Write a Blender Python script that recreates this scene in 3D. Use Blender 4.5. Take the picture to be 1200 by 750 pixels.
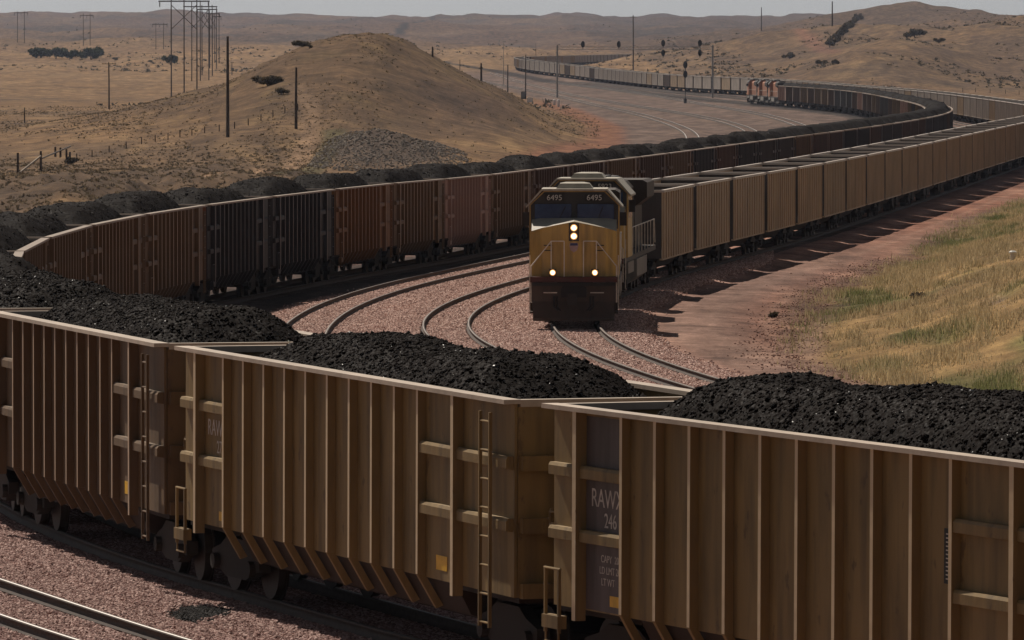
import bpy, bmesh, math, random
import numpy as np
from mathutils import Vector, Matrix

random.seed(7)
rng = np.random.default_rng(11)
sc = bpy.context.scene
for o in list(bpy.data.objects):
    bpy.data.objects.remove(o)
col = sc.collection

# ------------------------------------------------------------------ camera
CAM_H, FPX, HOR = 8.65, 8500.0, 75.0          # eye height over the rails, focal length in photo pixels, eye level row
cd = bpy.data.cameras.new('camera')
cam = bpy.data.objects.new('camera', cd)
col.objects.link(cam)
cd.sensor_width = 36.0
cd.lens = 36.0 * FPX / 1200.0
cd.clip_start, cd.clip_end = 1.0, 40000.0
cam.location = (0, 0, CAM_H)
cam.rotation_euler = (math.radians(90) - math.atan((375.0 - HOR) / FPX), 0, 0)
sc.camera = cam
sc.render.resolution_x, sc.render.resolution_y = 1024, 640

# ------------------------------------------------------------------ light
SUN_EL, SUN_AZ = math.radians(49), math.radians(-29)   # azimuth from +Y, negative is to the left
w = bpy.data.worlds.new('World')
sc.world = w
w.use_nodes = True
nt = w.node_tree
nt.nodes.clear()
sky = nt.nodes.new('ShaderNodeTexSky')
sky.sky_type = 'NISHITA'
sky.sun_disc = False
sky.sun_elevation = SUN_EL
sky.sun_rotation = SUN_AZ
sky.air_density, sky.dust_density, sky.ozone_density = 0.8, 1.3, 1.0
sky.altitude = 1400
bw = nt.nodes.new('ShaderNodeRGBToBW')
hs = nt.nodes.new('ShaderNodeMix')
hs.data_type = 'RGBA'
hs.inputs[0].default_value = 0.8
bg = nt.nodes.new('ShaderNodeBackground')
bg.inputs['Strength'].default_value = 0.051
wo = nt.nodes.new('ShaderNodeOutputWorld')
nt.links.new(sky.outputs[0], bw.inputs[0])
nt.links.new(sky.outputs[0], hs.inputs[6])
nt.links.new(bw.outputs[0], hs.inputs[7])
nt.links.new(hs.outputs[2], bg.inputs[0])
nt.links.new(bg.outputs[0], wo.inputs[0])
sd = bpy.data.lights.new('sun', 'SUN')
sd.energy = 4.9
sd.angle = math.radians(0.53)
sd.color = (1.0, 0.90, 0.78)
sun = bpy.data.objects.new('sun', sd)
col.objects.link(sun)
to_sun = Vector((math.sin(SUN_AZ) * math.cos(SUN_EL), math.cos(SUN_AZ) * math.cos(SUN_EL), math.sin(SUN_EL)))
sun.rotation_euler = to_sun.to_track_quat('Z', 'Y').to_euler()
sun.location = (0, 0, 60)
sc.view_settings.view_transform = 'Standard'
sc.view_settings.look = 'None'
sc.view_settings.exposure = 0.04
sc.view_settings.gamma = 1.0

# ------------------------------------------------------------------ numeric helpers
def sm(a, b, v):
    t = np.clip((np.asarray(v, float) - a) / (b - a), 0, 1)
    return t * t * (3 - 2 * t)

def hash2(ix, iy, seed):
    n = (ix.astype(np.int64) * 374761393 + iy.astype(np.int64) * 668265263 + seed * 2147483647) & 0xFFFFFFFF
    n = ((n ^ (n >> 13)) * 1274126177) & 0xFFFFFFFF
    n = n ^ (n >> 16)
    return (n & 0xFFFF) / 65535.0

def vnoise(x, y, seed=0):
    x = np.asarray(x, float); y = np.asarray(y, float)
    ix, iy = np.floor(x), np.floor(y)
    fx, fy = x - ix, y - iy
    fx = fx * fx * fx * (fx * (fx * 6 - 15) + 10); fy = fy * fy * fy * (fy * (fy * 6 - 15) + 10)
    a, b = hash2(ix, iy, seed), hash2(ix + 1, iy, seed)
    c, d = hash2(ix, iy + 1, seed), hash2(ix + 1, iy + 1, seed)
    return (a * (1 - fx) + b * fx) * (1 - fy) + (c * (1 - fx) + d * fx) * fy - 0.5

def fbm(x, y, seed=0, octv=4):
    t = 0; a = 1.0; f = 1.0
    for k in range(octv):
        t = t + a * vnoise(np.asarray(x) * f + 17.3 * k, np.asarray(y) * f - 9.1 * k, seed + k)
        a *= 0.5; f *= 2.03
    return t

def smooth_fit(D, X, Dg, L):
    """smoothing spline of x over D on the grid Dg (step h)"""
    h = Dg[1] - Dg[0]; n = len(Dg)
    A = np.zeros((n, n)); b = np.zeros(n)
    for d, x in zip(D, X):
        t = (d - Dg[0]) / h; i = min(max(int(t), 0), n - 2); f = t - i
        for (p, wp) in ((i, 1 - f), (i + 1, f)):
            b[p] += wp * x
            for (q, wq) in ((i, 1 - f), (i + 1, f)):
                A[p, q] += wp * wq
    S = np.zeros((n - 2, n))
    for i in range(n - 2):
        S[i, i:i + 3] = (1, -2, 1)
    Lw = np.interp(Dg[1:-1], [80, 500, 1200, 3300], [L, L * 1.3, L * 2.0, L * 2.0])
    A += (S.T * ((Lw / h) ** 4 * (h / 40.0))) @ S
    return np.linalg.solve(A + 1e-9 * np.eye(n), b)

# ------------------------------------------------------------------ track plan: x over distance D
DG = np.arange(56.0, 3404.0, 4.0)
ZP = ([0, 850, 1000, 1150, 1350, 1700, 1983, 2150, 2300, 2600, 2900, 3250, 4000],
      [0, 0, .25, .7, 1.1, 2.2, 3.75, 5.4, 7.1, 7.8, 8.5, 9.6, 11])
def z_common(D):
    return np.interp(D, *ZP)
def z_A(D):
    return z_common(D) - .13 * (1 - sm(80, 95, D)) + .16 * sm(94, 112, D) * (1 - sm(130, 200, D)) + 0.5 * (1 - sm(130, 200, D)) - 0.15 * sm(290, 340, D) * (1 - sm(700, 900, D))
def z_B(D):
    return z_common(D) + 0.25 * sm(420, 620, D) * (1 - sm(700, 950, D))

ptsA = [*[(81.4, 8.75)] * 6, *[(95.6, 1.55)] * 8, *[(110.75, -3.52)] * 8, *[(126.3, -7.65)] * 4, *[(145, -10.25), (162, -12.2), (173, -13.3), (186, -14.3), (198, -14.8), (215, -14.7)] * 3, (237, -13.9),
        (259, -12.2), (275, -10.0), (293, -7.7), (312, -5.3), (329, -3.4), (345, -1.4), (417, 7.6), (487, 15.4), (518, 19.2),
        (586, 27.0), (636, 32.5), (680, 36.8), (770, 45.0), (830, 48.8), (1000, 53.6), (1150, 55.0), (1300, 50.9), (1375, 46.6), (1500, 40), (1700, 30), (2000, 12)]
ptsB = [(80, 27), (110, 20), (150, 12), (175, 8.4), (198, 5.3), (217, 3.0), (234, 2.1), (239, 2.05), (284.5, 4.2), (300, 6.1), (316.8, 8.2), (333, 10.3), (349, 12.3),
        (363, 14.0), (398, 18.0), (478, 27.2), (591, 40.3), (720, 54), (800, 60), (870, 63), (965, 65.5), (1056, 66.3), (1441, 60.3), (1590, 54.0),
        (1690, 42.5), (1983, 24.8), (2150, 11.6), (2260, 2.5), (2350, 2.6), (2600, 12.2), (2900, 29), (3250, 71), (3400, 92)]
XA = smooth_fit(*zip(*ptsA), DG, 20.0)
XB = smooth_fit(*zip(*ptsB), DG, 18.0)
DGL = list(DG)
def xA(D): return np.interp(D, DG, XA)
def xB(D): return np.interp(D, DG, XB)
ptsC = [(90, 13), (150, 2.5), (180, -2.8), (200, -5.2), (220, -6.4), (235, -6.7), (251, -6.6), (270, -5.8), (288, -4.3), (310, -1.3), (327, 1.0), (420, 12), (520, 24.0), (640, 38), (800, 53), (1000, 59), (1300, 56), (1700, 35), (2000, 17)]
ptsD = [(90, 12), (150, 9.5), (180, 4.3), (195, 2.0), *[(207, .4), (221, -1.3), (233, -2.1), (245, -2.3)] * 2, (258, -1.9), (276, -.6), (288, .7), (333, 6.2), (420, 16.2), (520, 28.0), (640, 41.5), (800, 56.5), (1000, 62.5), (1300, 61), (1700, 38.5), (2000, 21)]
ptsE = [(320, -8.5), (400, -1), (600, 13.5), (700, 17.2), (817, 20.3), (886, 22), (1000, 22.6), (1150, 20.3), (1413, 14), (1742, 4.1), (1976, -7), (2300, -22)]
ptsF = [(320, -13), (500, 5), (700, 19), (850, 28.5), (943, 30.6), (1035, 31.0), (1130, 28.8), (1245, 25.2), (1528, 15.5), (1930, 4.0), (2250, -8)]
ptsG = [(700, 29), (850, 36.6), (967, 39.2), (1185, 39.6), (1300, 37.2), (1713, 26), (2000, 9)]
XC = smooth_fit(*zip(*ptsC), DG, 18.0)
XD = smooth_fit(*zip(*ptsD), DG, 18.0)
tA = np.gradient(XA, DG)
XE0 = smooth_fit(*zip(*ptsE), DG, 22.0)
XE = XE0 * sm(300, 420, DG) + (XA - 4.45 * np.sqrt(1 + tA ** 2)) * (1 - sm(300, 420, DG))
XF = smooth_fit(*zip(*ptsF), DG, 22.0)
XG = smooth_fit(*zip(*ptsG), DG, 22.0)
TRACKS = {  # name: x array, z function, D range
    'A': (XA, z_A, 62, 1990), 'B': (XB, z_B, 120, 3396), 'C': (XC, z_common, 150, 1990), 'D': (XD, z_common, 150, 1990),
    'E': (XE, lambda D: z_A(D) - 0.02, 62, 2200), 'F': (XF, z_common, 500, 2200), 'G': (XG, z_common, 720, 1990)}

# ------------------------------------------------------------------ terrain height
MX = np.array([-160, -110, -63.5, -49.8, -42.4, -35.5, -31.8, -27.5, -23, -19, -16, -12.7, -8.5, -4.2, 0, 5.3, 10, 14])
MZ = np.array([0.6, 0.6, .9, 2.8, 4.7, 6.5, 8.4, 10.6, 12.2, 12.8, 12.3, 10.8, 8.65, 6.5, 4.1, 1.2, 0, 0])
def zbase(D):
    return np.interp(D, [0, 850, 1350, 1700, 2000, 2300, 3000, 4000, 6000, 8200, 9600], [-.5, -.5, .6, 1.7, 3.4, 6.2, 12.4, 20, 38, 61, 50])

def terrain(x, D, parts=False):
    x = np.asarray(x, float); D = np.asarray(D, float)
    z = zbase(D)
    amp = np.interp(D, [0, 300, 700, 1500, 3500, 8000], [0.05, 0.12, 0.3, 1.0, 5.0, 8.0])
    scl = np.interp(D, [0, 700, 2000, 8000], [12, 25, 60, 60])
    z = z + amp * fbm(x / 60.0, D / 260.0, 5, 4)
    z = z + np.interp(D, [0, 1500, 2600, 4500, 6500, 8000], [0, 0, 2.5, 10.0, 9.0, 4.0]) * (0.5 - np.abs(fbm(x / 130.0 + D / 900., D / 420.0, 31, 5)) * 1.6)
    # far skyline swell at the left
    z = z + 7 * np.exp(-((x + 440 * 8 * D / 8500 * 1.0 * 0 + 0.052 * D) / (0.016 * D + 1)) ** 2) * sm(6000, 7800, D)
    # the mound
    wob = x + 2.0 * fbm(x / 9.0, D / 90.0, 77, 3)
    g = sm(575, 905, D) * (1 - sm(905, 1330, D))
    gl = sm(640, 905, D) * (1 - sm(905, 1500, D))
    mh = np.interp(wob, MX, MZ)
    mound = mh * np.where(x < -30, gl, g) * (1 + 0.10 * fbm(x / 6.0, D / 45.0, 8, 4))
    z = z + mound
    # rubble pile in front of it
    pile = np.interp(x, [-17.5, -14.8, -12.4, -10.2, -7.3, -3.6, -2.5], [0, 1.5, 2.5, 2.3, 1.3, .2, 0]) * sm(560, 625, D) * (1 - sm(625, 690, D))
    pile = pile * (1 + .25 * fbm(x / .8, D / 12., 3, 3))
    z = z + pile
    # brushy bank behind the back leg of the loaded train
    bank = 1.3 * sm(330, 420, D) * (1 - sm(470, 640, D)) * (1 - sm(-16, -9, x)) * (1 + 1.6 * fbm(x / 5., D / 35., 14, 4))
    z = z + np.maximum(bank, 0)
    # hills on the right
    r1 = np.interp(x, [40, 56, 66, 75, 87, 105, 128, 141, 160, 184, 240, 400], [0, 2.6, 5.0, 6.8, 8.4, 9.6, 11, 10.8, 9.5, 8.0, 7, 5])
    spur = 1 + 0.55 * fbm(x / 26.0 + D / 700.0, D / 420.0, 51, 4)
    z = z + r1 * sm(1480, 2450, D) * (1 - sm(2450, 3000, D)) * spur
    sp2 = 7.0 * np.exp(-((x - (97 + (D - 1900) * .05)) / 17.0) ** 2) * sm(1560, 1900, D) * (1 - sm(1900, 2250, D))
    sp3 = 8.0 * np.exp(-((x - 170) / 32.0) ** 2) * sm(1750, 2250, D) * (1 - sm(2250, 2800, D))
    z = z + (sp2 + sp3) * (1 + .4 * fbm(x / 14., D / 200., 61, 4))
    r2 = np.interp(x, [60, 120, 165, 197, 225, 245, 300, 420, 800], [0, 7, 12.5, 17.5, 17, 14, 13, 9, 0]) * sm(2700, 3500, D) * (1 - sm(3500, 4300, D))
    z = z + r2 * (1 + .25 * fbm(x / 40., D / 300., 71, 3))
    # grass bank at the right of the red haul road
    foot = np.interp(D, [120, 165, 184, 201, 223, 260, 288, 342, 420, 490, 560], [22, 15.5, 13.2, 9.9, 8.6, 10.4, 12.4, 18.6, 26.5, 35, 44])
    dx = x - foot
    hb = 3.3 * sm(-.4, 15, dx) * sm(150, 215, D) * (1 - sm(330, 520, D)) + 1.0 * sm(0, 30, dx) * (1 - sm(500, 600, D)) * sm(100, 160, D)
    hb = hb * (1 + .35 * fbm(x / 4.0, D / 22.0, 91, 4))
    z = z + hb
    z_nat = z
    # tracks press the land to their own level
    best = np.full(np.shape(z), 1e9); zt = np.zeros(np.shape(z))
    for nm, (X, zf, d0, d1) in TRACKS.items():
        dist = np.abs(x - np.interp(D, DG, X)) / np.sqrt(1 + np.interp(D, DG, np.gradient(X, DG)) ** 2)
        dist = dist + np.maximum(0, d0 - D) * .5 + np.maximum(0, D - d1) * .5
        m = dist < best
        best = np.where(m, dist, best); zt = np.where(m, zf(D), zt)
    hbed = zt - 0.19 - (0.34 - .2 * sm(150, 200, D)) * sm(1.75, 3.3, best)
    wt = 1 - sm(3.6, np.interp(D, [0, 400, 1500, 3500], [7, 9, 22, 45]), best)
    z = hbed * wt + z_nat * (1 - wt)
    if parts:
        return z, best, dx, mound, pile, hb, bank
    return z

def pix(px, py, z=0.0):
    """a point of the place on the level z seen at a photo pixel"""
    D = (CAM_H - z) * FPX / (py - HOR)
    return ((px - 600) / FPX * D, D, z)

def cast(px, py, d0=140.0, d1=9300.0):
    """where the line of sight through a photo pixel meets the land"""
    Ds = np.concatenate([np.arange(d0, 600, .5), np.geomspace(600, d1, 2600)])
    xs = (px - 600) / FPX * Ds
    zr = CAM_H - (py - HOR) / FPX * Ds
    t = terrain(xs, Ds)
    hit = np.nonzero(t >= zr)[0]
    i = hit[0] if len(hit) else len(Ds) - 1
    return float(xs[i]), float(Ds[i]), float(t[i])

# ------------------------------------------------------------------ material helpers
def mat(name):
    m = bpy.data.materials.new(name); m.use_nodes = True
    n = m.node_tree; n.nodes.clear()
    out = n.nodes.new('ShaderNodeOutputMaterial'); b = n.nodes.new('ShaderNodeBsdfPrincipled')
    n.links.new(b.outputs[0], out.inputs[0])
    return m, n, b

def rgbmix(n, fac, a, b, mode='MIX'):
    mx = n.nodes.new('ShaderNodeMix'); mx.data_type = 'RGBA'; mx.blend_type = mode
    for sock, v in ((mx.inputs[0], fac), (mx.inputs[6], a), (mx.inputs[7], b)):
        if isinstance(v, bpy.types.NodeSocket): n.links.new(v, sock)
        elif isinstance(v, (int, float)): sock.default_value = v
        else: sock.default_value = (*v, 1)
    return mx.outputs[2]

def noise_fac(n, scale, detail=4, lo=0.35, hi=0.65, coord='Object', stretch=None, rough=.55):
    tc = n.nodes.new('ShaderNodeTexCoord'); tx = n.nodes.new('ShaderNodeTexNoise')
    tx.inputs['Scale'].default_value = scale; tx.inputs['Detail'].default_value = detail; tx.inputs['Roughness'].default_value = rough
    if stretch:
        mp = n.nodes.new('ShaderNodeMapping'); mp.inputs['Scale'].default_value = stretch
        n.links.new(tc.outputs[coord], mp.inputs[0]); n.links.new(mp.outputs[0], tx.inputs['Vector'])
    else:
        n.links.new(tc.outputs[coord], tx.inputs['Vector'])
    r = n.nodes.new('ShaderNodeMapRange'); r.inputs[1].default_value = lo; r.inputs[2].default_value = hi
    n.links.new(tx.outputs[0], r.inputs[0])
    return r.outputs[0]

def bump(n, b, h, strength=.4, dist=.05):
    bp = n.nodes.new('ShaderNodeBump'); bp.inputs['Strength'].default_value = strength; bp.inputs['Distance'].default_value = dist
    n.links.new(h, bp.inputs['Height']); n.links.new(bp.outputs[0], b.inputs['Normal'])

MATS = {}
def paint(name, c, dirt=(.035, .028, .022), rough=.6, amount=.55, metal=0.0, spec=.3, scale=1.3, chips=0.0):
    """weathered paint: streaky grime running down and blotchy fading"""
    if name in MATS: return MATS[name]
    m, n, b = mat(name)
    f1 = noise_fac(n, scale, 6, .42, .72, stretch=(3.0, 3.0, .35))
    f2 = noise_fac(n, .45, 5, .3, .75)
    mlt = n.nodes.new('ShaderNodeMath'); mlt.operation = 'MULTIPLY'; mlt.inputs[1].default_value = amount
    n.links.new(f1, mlt.inputs[0])
    c1 = rgbmix(n, f2, tuple(v * .82 for v in c), tuple(min(1, v * 1.16) for v in c))
    cf = rgbmix(n, mlt.outputs[0], c1, dirt)
    if chips:
        f3 = noise_fac(n, 3.2, 8, .60, .64, stretch=(1, 1, .45), rough=.7)
        f4 = noise_fac(n, .8, 6, .45, .75, stretch=(1, 1, .5))
        m3 = n.nodes.new('ShaderNodeMath'); m3.operation = 'MULTIPLY'; m3.inputs[1].default_value = chips; n.links.new(f3, m3.inputs[0])
        cf = rgbmix(n, m3.outputs[0], cf, (.05, .032, .028))
        m4 = n.nodes.new('ShaderNodeMath'); m4.operation = 'MULTIPLY'; m4.inputs[1].default_value = chips * .6; n.links.new(f4, m4.inputs[0])
        cf = rgbmix(n, m4.outputs[0], cf, tuple(v * .45 for v in c))
    n.links.new(cf, b.inputs['Base Color'])
    b.inputs['Roughness'].default_value = rough; b.inputs['Metallic'].default_value = metal
    b.inputs['Specular IOR Level'].default_value = spec
    bump(n, b, noise_fac(n, 6, 4, .2, .8), .12, .02)
    MATS[name] = m
    return m

def plain(name, c, rough=.6, metal=0.0, spec=.4, emit=None, es=1.0):
    if name in MATS: return MATS[name]
    m, n, b = mat(name)
    n.links.new(rgbmix(n, noise_fac(n, 4.0, 4), tuple(v * .8 for v in c), tuple(min(1, v * 1.15) for v in c)), b.inputs['Base Color'])
    b.inputs['Roughness'].default_value = rough; b.inputs['Metallic'].default_value = metal; b.inputs['Specular IOR Level'].default_value = spec
    if emit:
        b.inputs['Emission Color'].default_value = (*emit, 1); b.inputs['Emission Strength'].default_value = es
    MATS[name] = m
    return m

# ------------------------------------------------------------------ mesh helpers
class MB:
    def __init__(s): s.v = []; s.f = []
    def add(s, vs, fs):
        k = len(s.v); s.v += [tuple(v) for v in vs]; s.f += [tuple(i + k for i in f) for f in fs]; return s
    def box(s, x0, x1, y0, y1, z0, z1):
        vs = [(x, y, z) for x in (x0, x1) for y in (y0, y1) for z in (z0, z1)]
        return s.add(vs, [(0, 1, 3, 2), (4, 6, 7, 5), (0, 4, 5, 1), (2, 3, 7, 6), (0, 2, 6, 4), (1, 5, 7, 3)])
    def prism(s, poly, a0, a1, axis='x'):
        """poly in the two other axes, extruded along axis"""
        n = len(poly)
        def p(u, v, a): return {'x': (a, u, v), 'y': (u, a, v), 'z': (u, v, a)}[axis]
        vs = [p(u, v, a0) for u, v in poly] + [p(u, v, a1) for u, v in poly]
        fs = [tuple(range(n))[::-1], tuple(range(n, 2 * n))] + [(i, (i + 1) % n, n + (i + 1) % n, n + i) for i in range(n)]
        return s.add(vs, fs)
    def loft(s, rings, caps=True):
        n = len(rings[0]); k = len(s.v)
        vs = [p for r in rings for p in r]
        fs = [(r * n + i, r * n + (i + 1) % n, (r + 1) * n + (i + 1) % n, (r + 1) * n + i) for r in range(len(rings) - 1) for i in range(n)]
        if caps: fs += [tuple(range(n))[::-1], tuple(range((len(rings) - 1) * n, len(rings) * n))]
        return s.add(vs, fs)
    def tube(s, pts, r, seg=6, r2=None):
        pts = [Vector(p) for p in pts]; rings = []
        for i, p in enumerate(pts):
            t = (pts[min(i + 1, len(pts) - 1)] - pts[max(i - 1, 0)]).normalized()
            u = t.cross(Vector((0, 0, 1)) if abs(t.z) < .9 else Vector((1, 0, 0))).normalized(); v = t.cross(u)
            rr = r if r2 is None else r + (r2 - r) * i / (len(pts) - 1)
            rings.append([tuple(p + (u * math.cos(a) + v * math.sin(a)) * rr) for a in [2 * math.pi * k / seg for k in range(seg)]])
        return s.loft(rings)
    def cyl(s, c, axis, r, h, seg=16, r2=None):
        a = {'x': Vector((1, 0, 0)), 'y': Vector((0, 1, 0)), 'z': Vector((0, 0, 1))}[axis]; c = Vector(c)
        return s.tube([c - a * h / 2, c + a * h / 2], r, seg, r2)
    def mesh(s, name, m=None, smooth=False):
        me = bpy.data.meshes.new(name); me.from_pydata(s.v, [], s.f)
        bm = bmesh.new(); bm.from_mesh(me); bmesh.ops.recalc_face_normals(bm, faces=bm.faces); bm.to_mesh(me); bm.free()
        if m: me.materials.append(m)
        if smooth:
            for p in me.polygons: p.use_smooth = True
        return me
    def build(s, name, m, parent=None, smooth=False):
        return put(name, s.mesh(name, m, smooth), parent)

def put(name, me, parent=None, m=None):
    o = bpy.data.objects.new(name, me); col.objects.link(o)
    if parent is not None: o.parent = parent
    if m is not None:
        o.material_slots[0].link = 'OBJECT'; o.material_slots[0].material = m
    return o

def tag(o, label=None, cat=None, group=None, kind=None):
    if label: o['label'] = label
    if cat: o['category'] = cat
    if group: o['group'] = group
    if kind: o['kind'] = kind
    return o

def empty(name, loc, rz=0.0, ry=0.0):
    o = bpy.data.objects.new(name, None); col.objects.link(o)
    o.location = loc; o.rotation_euler = (0, ry, rz); o.empty_display_size = .2
    return o

def fast_mesh(name, verts, faces, m=None, smooth=False):
    """numpy arrays to a mesh; faces (n,k)"""
    me = bpy.data.meshes.new(name)
    nv, nf, k = len(verts), len(faces), faces.shape[1]
    me.vertices.add(nv); me.vertices.foreach_set('co', np.asarray(verts, np.float32).ravel())
    me.loops.add(nf * k); me.loops.foreach_set('vertex_index', np.asarray(faces, np.int32).ravel())
    me.polygons.add(nf); me.polygons.foreach_set('loop_start', np.arange(nf, dtype=np.int32) * k)
    me.polygons.foreach_set('loop_total', np.full(nf, k, np.int32))
    if smooth: me.polygons.foreach_set('use_smooth', np.ones(nf, bool))
    me.update(); me.validate()
    if m: me.materials.append(m)
    return me

def set_col(me, c):
    a = me.color_attributes.new('Col', 'FLOAT_COLOR', 'POINT')
    full = np.ones((len(c), 4), np.float32); full[:, :3] = c
    a.data.foreach_set('color', full.ravel())

def text_mesh(s, size, m):
    cu = bpy.data.curves.new('lettering', 'FONT'); cu.body = s; cu.size = size; cu.extrude = .002; cu.align_x = 'CENTER'; cu.align_y = 'CENTER'
    ob = bpy.data.objects.new('lettering', cu)
    me = bpy.data.meshes.new_from_object(ob); bpy.data.objects.remove(ob)
    me.materials.clear(); me.materials.append(m)
    return me

ONES = ['', 'first', 'second', 'third', 'fourth', 'fifth', 'sixth', 'seventh', 'eighth', 'ninth', 'tenth', 'eleventh', 'twelfth', 'thirteenth',
        'fourteenth', 'fifteenth', 'sixteenth', 'seventeenth', 'eighteenth', 'nineteenth']
TENS = {2: ('twenty', 'twentieth'), 3: ('thirty', 'thirtieth'), 4: ('forty', 'fortieth'), 5: ('fifty', 'fiftieth'), 6: ('sixty', 'sixtieth'), 7: ('seventy', 'seventieth'), 8: ('eighty', 'eightieth'), 9: ('ninety', 'ninetieth')}
def ordinal(n):
    if n >= 100:
        return 'hundredth' if n == 100 else 'hundred-and-' + ordinal(n - 100)
    if n < 20: return ONES[n]
    return TENS[n // 10][1] if n % 10 == 0 else TENS[n // 10][0] + '-' + ONES[n % 10]

# ================================================================== the land
def land_material():
    m, n, b = mat('land')
    at = n.nodes.new('ShaderNodeAttribute'); at.attribute_name = 'Col'
    f1 = noise_fac(n, 9.0, 5, .25, .75, rough=.7)
    f2 = noise_fac(n, .55, 6, .3, .7, rough=.65)
    f4 = noise_fac(n, .16, 7, .32, .68, rough=.72)
    f5 = noise_fac(n, .42, 7, .34, .66, stretch=(1, .14, 1), rough=.7)
    f3 = noise_fac(n, .05, 5, .3, .7, stretch=(1.6, .5, 1))
    c = rgbmix(n, 1.0, at.outputs['Color'], rgbmix(n, f1, (.55, .53, .5), (1.42, 1.42, 1.42)), 'MULTIPLY')
    c = rgbmix(n, 1.0, c, rgbmix(n, f2, (.66, .64, .63), (1.3, 1.3, 1.28)), 'MULTIPLY')
    c = rgbmix(n, 1.0, c, rgbmix(n, f3, (.8, .8, .82), (1.18, 1.16, 1.1)), 'MULTIPLY')
    c = rgbmix(n, 1.0, c, rgbmix(n, f4, (.60, .58, .57), (1.28, 1.28, 1.25)), 'MULTIPLY')
    c = rgbmix(n, 1.0, c, rgbmix(n, f5, (.58, .56, .56), (1.34, 1.33, 1.30)), 'MULTIPLY')
    n.links.new(c, b.inputs['Base Color'])
    b.inputs['Roughness'].default_value = .95; b.inputs['Specular IOR Level'].default_value = .1
    bump(n, b, f1, .5, .08)
    return m

u_in = np.arange(-0.086, 0.0861, 0.0006)
u_out = np.array([.089, .094, .102, .115, .135, .17, .22, .3, .42, .6, .85, 1.1])
U = np.concatenate([-u_out[::-1], u_in, u_out])
EX = np.concatenate([-np.linspace(4, 400, len(u_out))[::-1] ** 1.0, np.zeros(len(u_in)), np.linspace(4, 400, len(u_out))])
rows = np.concatenate([[-400, -200, -80, -20, 20, 50, 70], np.arange(82, 345, .8), np.geomspace(345.5, 9500, 560)])
DD, UU = np.meshgrid(rows, U, indexing='ij')
XX = UU * np.maximum(DD, 70) + EX[None, :]
ZZ, best, dx, mound, pile, hb, bank = terrain(XX, DD, True)
# roughness of rubble and clods in real relief near the camera
ZZ = ZZ + .05 * fbm(XX / .35, DD / .9, 21, 3) * (DD < 420) * sm(1.4, 2.6, best)

def lerp(a, b, t): return a + (b - a) * t[..., None]
C_ = lambda r, g, b_: np.array([r, g, b_], float)
n1 = fbm(XX / 22., DD / 95., 41, 5)
n2 = fbm(XX / 4., DD / 22., 43, 6)
n3 = fbm(XX / 90., DD / 420., 45, 4)
cc = np.zeros(XX.shape + (3,)) + C_(0.211, 0.133, 0.071)
cc = lerp(cc, C_(0.153, 0.101, 0.061), sm(-.1, .45, n1))
cc = lerp(cc, C_(0.279, 0.186, 0.097), sm(.1, .5, -n2) * .7)
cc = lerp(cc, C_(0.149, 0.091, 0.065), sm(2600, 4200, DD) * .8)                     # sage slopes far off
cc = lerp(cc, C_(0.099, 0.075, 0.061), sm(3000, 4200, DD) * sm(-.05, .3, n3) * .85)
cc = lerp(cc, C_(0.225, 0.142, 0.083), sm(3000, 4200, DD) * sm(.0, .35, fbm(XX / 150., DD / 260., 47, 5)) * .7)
rh = (XX > 45) * sm(1450, 1700, DD)
cc = lerp(cc, C_(0.144, 0.093, 0.058), rh * sm(-.25, .25, fbm(XX / 14., DD / 110., 49, 5)) * .75)
pale = sm(1500, 1900, DD) * (1 - sm(3000, 3700, DD)) * (XX < 60)
cc = lerp(cc, C_(0.288, 0.190, 0.101), pale * sm(-.3, .3, n2 + n1) * .8)                # pale hay flats
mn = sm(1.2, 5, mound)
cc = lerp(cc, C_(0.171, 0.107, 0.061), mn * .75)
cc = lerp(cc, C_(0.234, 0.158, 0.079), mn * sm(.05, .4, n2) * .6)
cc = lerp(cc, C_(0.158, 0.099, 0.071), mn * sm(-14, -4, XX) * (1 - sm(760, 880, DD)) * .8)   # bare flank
cc = lerp(cc, C_(0.108, 0.079, 0.061), sm(.3, 1.2, pile))
cc = lerp(cc, C_(0.113, 0.077, 0.052), np.clip(bank, 0, 1) * sm(-.5, .2, n2) * .8)
# dirt lane up to the mound
lane = np.interp(DD, [480, 540, 600, 660, 720, 800], [-20.5, -18.7, -18.3, -18.5, -20, -26])
cc = lerp(cc, C_(0.279, 0.186, 0.119), (1 - sm(.5, 1.3, np.abs(XX - lane))) * (DD > 480) * (DD < 760) * .85)
cc = lerp(cc, C_(0.108, 0.099, 0.047), (1 - sm(.6, 1.6, np.abs(XX - lane - 2.4))) * (DD > 500) * (DD < 680) * .8)
# gravelled railway strip
strip_l = np.interp(DD, [0, 300, 500, 817, 1000, 1300, 1700, 2200], [-30, -17, -4, 12.5, 15, 11.5, 1, -16])
strip_r = np.interp(DD, DG, XB) + 4.5
yard = sm(-1.5, 1.0, XX - strip_l) * (1 - sm(0, 3.0, XX - strip_r)) * (1 - sm(2150, 2350, DD)) * sm(95, 100, DD)
cc = lerp(cc, C_(0.184, 0.130, 0.104), yard)
cc = lerp(cc, C_(0.234, 0.166, 0.133), yard * sm(-.1, .35, n2) * .6)
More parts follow.
